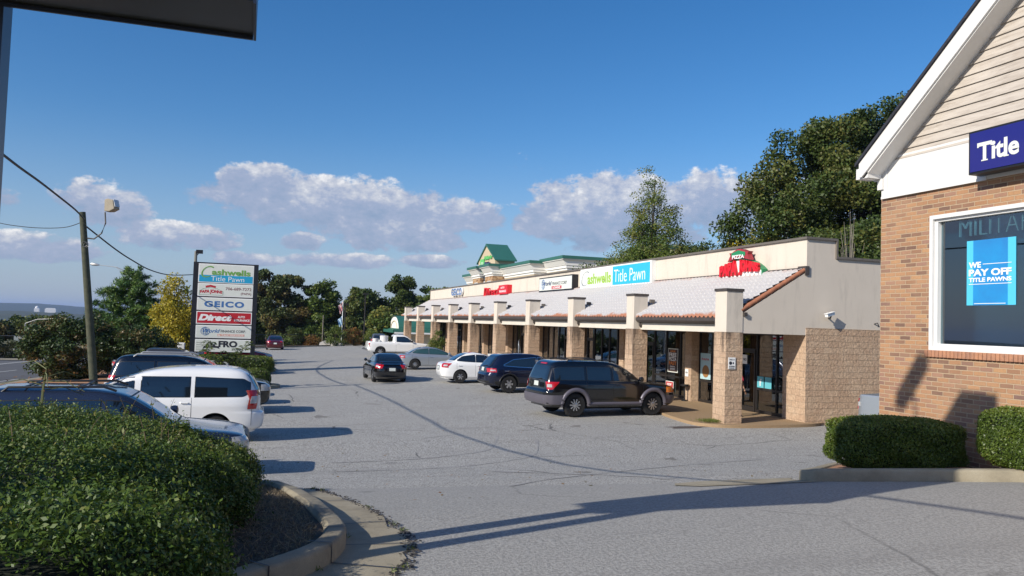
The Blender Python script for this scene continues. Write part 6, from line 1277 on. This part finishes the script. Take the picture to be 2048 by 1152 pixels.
mb = MB(); V_ = [(17.4,102,1.6),(44,102,1.6),(44,119,1.6),(17.4,119,1.6),(25,110.5,4.7),(36,110.5,4.7)]; mb.add(V_, [(0,1,5,4),(1,2,5),(2,3,4,5),(3,0,4),(3,2,1,0)]); mb.box(17.35, 44, 101.95, 102.0, 1.4, 1.9); mb.box(17.30, 17.4, 101.95, 119, 1.4, 1.8); mb.build('roof', M['greenroof'], s)
mb = MB()
for k in range(28): x = 23+k*.7; mb.prism([(102.0,1.62),(102.0,1.74),(109.5,4.46),(109.5,4.34)], x, x+.06, 'x')
mb.build('roof_ribs', M['greenroof'], s)
ac = lambda k, r, h: (107.0-r*math.cos(math.pi*k/14), 1.75+h*math.sin(math.pi*k/14))
mb = MB(); mb.prism([ac(k, 3.8, 1.75) for k in range(15)], 18.3, 18.6, 'x'); mb.build('arched_gable', M['hotelc'], s)
mb = MB(); mb.tube([(18.27, *ac(k, 2.5, 1.2)) for k in range(15)], .08, 6); mb.build('arch_trim', M['hotelw'], s)
mb = MB(); mb.grid([[(x, *ac(k, 4.0, 1.92)) for k in range(15)] for x in (18.2, 27)]); mb.build('barrel_roof', M['greenroof'], s)
mb = MB(); mb.prism([(17.6,1.5),(18.6,.2),(19.0,-.3),(19.0,1.5)], 101.8, 102.6, 'y'); mb.box(17.5, 23, 101.7, 103, 1.3, 1.5); mb.build('eave_bracket', M['white'], s)
for xw in (23.5, 25.5, 27.5): mb = MB(); mb.box(xw, xw+1.3, 102.95, 103.0, -.6, 1.0); w = mb.build('window', M['hotelc'], s); mb = MB(); mb.box(xw+.08, xw+1.22, 102.92, 102.95, -.5, .9); mb.build('pane', M['winpane'], w)
# far white buildings on the hills
for lb, x, y, z, w_, h_, dm in (('tiny white domed building far off on the hills', -760, 3300, -6, 16, 14, 1), ('tiny pale flat block far off on the hills', -715, 3300, -5, 36, 12, 0)):
    s = thing('distant_building', lb, 'building', (x, y, z)); mb = MB(); mb.box(x-w_/2, x+w_/2, y-8, y+8, z-14, z+h_*.6)
    if dm: mb.lathe([(7, 0), (6, 5), (3, 8), (.1, 9)], (x, y, z+h_*.6), 'z', 16)
    else: mb.box(x-w_/2+3, x+w_/2-3, y-6, y+6, z+h_*.6, z+h_*.8)
    mb.build('block', M['white'], s)

# ------------------------------------------------------------------ small things by the shops
s = thing('a_frame_sign', 'white folding board leaning open on the walk before the middle columns', 'board', (14.05, 46.3, .155)); mb = MB(); mb.prism([(45.95,.16),(46.28,1.2),(46.31,1.2),(45.99,.16)], 13.75, 14.25, 'x'); mb.prism([(46.65,.16),(46.32,1.2),(46.35,1.2),(46.69,.16)], 13.75, 14.25, 'x'); mb.build('board', M['lwhite'], s)
s = thing('ash_stand', 'small dark ash stand on the walk by the pier nearest the corner', 'bin', (16.9, 28.6, .155)); mb = MB(); mb.lathe([(.13, 0), (.13, .04), (.03, .06), (.03, .55), (.17, .62), (.17, .68)], (16.95, 28.55, .155), 'z', 16); mb.build('stand', M['black'], s, smooth=True)
# a person walking behind the near column
def limb(name, pts, rad, m_, parent, sub=1):
    me = bpy.data.meshes.new(name); me.from_pydata([tuple(p) for p in pts['v']], pts['e'], []); o = bpy.data.objects.new(name, me); C.objects.link(o); o.parent = parent
    me.materials.append(m_); sk = o.modifiers.new('skin', 'SKIN'); sk.use_smooth_shade = True
    for i, v in enumerate(me.skin_vertices[0].data): v.radius = rad[i] if isinstance(rad[i], tuple) else (rad[i], rad[i]); v.use_root = (i == 0)
    sb = o.modifiers.new('sub', 'SUBSURF'); sb.levels = sub; sb.render_levels = sub; return o
s = thing('person', 'person in a pink red top and black trousers half hidden behind the nearest column', 'person', (16.08, 23.6, .157), R_(200))
J = dict(v=[(0,0,.93),(0,0,1.12),(0,0,1.34),(0,0,1.46),(0,.02,1.55),(0,.02,1.64),(.10,0,.88),(.12,.16,.50),(.12,.16,.09),(.12,.28,.04),(-.10,0,.88),(-.12,-.10,.50),(-.12,-.34,.12),(-.12,-.26,.05),(.19,0,1.38),(.23,-.06,1.10),(.23,.0,.88),(.23,.03,.80),(-.19,0,1.38),(-.23,.04,1.10),(-.22,.14,.90),(-.22,.18,.84)],
         e=[(0,1),(1,2),(2,3),(3,4),(4,5),(0,6),(6,7),(7,8),(8,9),(0,10),(10,11),(11,12),(12,13),(2,14),(14,15),(15,16),(16,17),(2,18),(18,19),(19,20),(20,21)])
skin = mat('skin', (.30, .17, .11), .55)
limb('body', J, [(.13,.10),(.12,.09),(.15,.09),(.055,.055),(.075,.085),(.07,.08),.085,.055,.04,.035,.085,.055,.04,.035,.055,.04,.03,.03,.055,.04,.03,.03], skin, s, 2)
limb('shirt', dict(v=[(0,0,.98),(0,0,1.12),(0,0,1.36),(.19,0,1.38),(.235,-.07,1.18),(-.19,0,1.38),(-.235,.07,1.18)], e=[(0,1),(1,2),(2,3),(3,4),(2,5),(5,6)]), [(.155,.125),(.145,.115),(.16,.11),.075,.06,.075,.06], mat('pink_red_cloth', (.55, .04, .10), .8), s, 2)
limb('trousers', dict(v=[(0,0,.95),(.10,0,.86),(.12,.15,.50),(.12,.16,.14),(-.10,0,.86),(-.12,-.10,.50),(-.12,-.32,.16)], e=[(0,1),(1,2),(2,3),(0,4),(4,5),(5,6)]), [(.15,.12),.105,.075,.06,.105,.075,.06], mat('black_cloth', (.012, .012, .014), .85), s, 2)
limb('hair', dict(v=[(0,-.02,1.66),(0,-.03,1.73)], e=[(0,1)]), [(.085,.10),(.06,.07)], mat('dark_hair', (.02, .014, .01), .6), s, 2)
for sx, p in ((.12, (.12,.24,.05)), (-.12, (-.12,-.30,.07))): limb('shoe', dict(v=[(sx, p[1]-.08, .05+max(0, p[2]-.05)), (sx, p[1]+.08, .04+max(0, p[2]-.05))], e=[(0,1)]), [(.045,.045),(.04,.035)], M['black'] if sx > 0 else M['white'], s, 1)
for sx, c in ((.23, (.23, .03, .78)), (-.22, (-.22, .19, .82))):
    for k in range(5): limb('finger', dict(v=[(c[0]+(k-2)*.014, c[1], c[2]), (c[0]+(k-2)*.016, c[1]+.01, c[2]-.045), (c[0]+(k-2)*.015, c[1]+.022, c[2]-.075-.008*(2-abs(k-2)))], e=[(0,1),(1,2)]), [.009,.008,.006], skin, s, 1)
for k, (hx, hz) in enumerate(((.03, 1.62), (-.03, 1.62))): mb = MB(); mb.lathe([(.012, 0), (.001, .006)], (hx, .10, hz), 'y', 8); mb.build('eye', M['ink'], s, off=False)
# stains and tyre marks lying on the asphalt
def blot(name, c, a, b, rot, col, dz=.004, n=28, seed=1):
    r = np.random.default_rng(seed); ph = r.random(5)*6; P5 = []
    for k in range(n):
        t = 2*math.pi*k/n; q = 1+.18*math.sin(3*t+ph[0])+.12*math.sin(5*t+ph[1])+.08*math.sin(9*t+ph[2]); u, v = math.cos(t)*a*q, math.sin(t)*b*q; x = c[0]+u*math.cos(rot)-v*math.sin(rot); y = c[1]+u*math.sin(rot)+v*math.cos(rot); P5.append((x, y, H(x, y)+dz))
    mb = MB(); mb.add(P5+[(c[0], c[1], H(*c)+dz)], [(i, (i+1) % n, n) for i in range(n)]); return struct(name, mb, mat(name+'_m%d' % seed, col, .8, var=.3, vs=5))
for k in range(14): blot('oil_stain', (rnd.uniform(8.5, 12.5) if k < 9 else rnd.uniform(2, 9), rnd.uniform(22, 46) if k < 9 else rnd.uniform(12, 30)), rnd.uniform(.12, .40), rnd.uniform(.08, .22), rnd.uniform(0, 3), (.23, .215, .19), seed=20+k)
sl_ = MB()
for yy in (22.6, 28.7, 31.3, 36.8, 40.4, 44.0, 47.6, 51.8):
    for j in range(9):
        if rnd.random() < .7: a_ = 8.9+j*.5; sl_.add([(a_, yy-.045, H(a_, yy)+.005), (a_+rnd.uniform(.2, .5), yy-.045, H(a_+.4, yy)+.005), (a_+.45, yy+.04, H(a_+.45, yy)+.005), (a_, yy+.045, H(a_, yy)+.005)], [(0, 1, 2, 3)])
struct('stall_lines', sl_, mat('worn_paint', (.50, .49, .45), .8, col2=(.36, .34, .30), vs=8))
blot('oil_stain', (13.0, 21.6), .75, .25, .1, (.10, .08, .07), seed=2)
def tyremark(name, pts, w, col):
    P6 = smooth_path(pts, 8); mb = MB(); g = []
    for i, p in enumerate(P6):
        d = P6[min(i+1, len(P6)-1)]-P6[max(i-1, 0)]; d /= np.linalg.norm(d); n_ = np.array([-d[1], d[0]]); ww = w*(.6+.4*math.sin(i*.9)); g.append([(p[0]+n_[0]*k*ww/2, p[1]+n_[1]*k*ww/2, H(p[0]+n_[0]*k*ww/2, p[1]+n_[1]*k*ww/2)+.006) for k in (-1, 1)])
    mb.grid(g); return struct(name, mb, mat('tyre_mark', col, .85, col2=(.36, .35, .33), vs=2.5))
tyremark('tyre_mark', [(1.5, 14.6), (3.8, 15.0), (6.0, 16.6), (7.2, 19.5)], .10, (.26, .25, .24)); tyremark('tyre_mark', [(1.6, 16.2), (3.6, 16.6), (5.4, 18.0), (6.4, 20.4)], .10, (.26, .25, .24)); tyremark('tyre_mark', [(3.2, 9.6), (4.6, 11.2), (7.2, 13.2), (11, 15)], .10, (.26, .25, .24)); tyremark('wet_streak', [(4.2, 13.6), (5.2, 12.2), (5.6, 11.0), (5.7, 9.9)], .26, (.13, .125, .12))
# ------------------------------------------------------------------ air: one pale even volume round everything
mb = MB(); mb.box(-6100, 6100, -120, 9200, -55, 60); hzo = mb.build('haze', None); m = bpy.data.materials.new('haze_air'); m.use_nodes = True; nt = m.node_tree; nt.nodes.clear()
pv = nt.nodes.new('ShaderNodeVolumePrincipled'); pv.inputs['Color'].default_value = (.42, .60, 1.0, 1); pv.inputs['Density'].default_value = .00010; pv.inputs['Anisotropy'].default_value = .1
nt.links.new(pv.outputs[0], nt.nodes.new('ShaderNodeOutputMaterial').inputs['Volume']); hzo.data.materials.clear(); hzo.data.materials.append(m); tag(hzo, kind='stuff')
#@@END
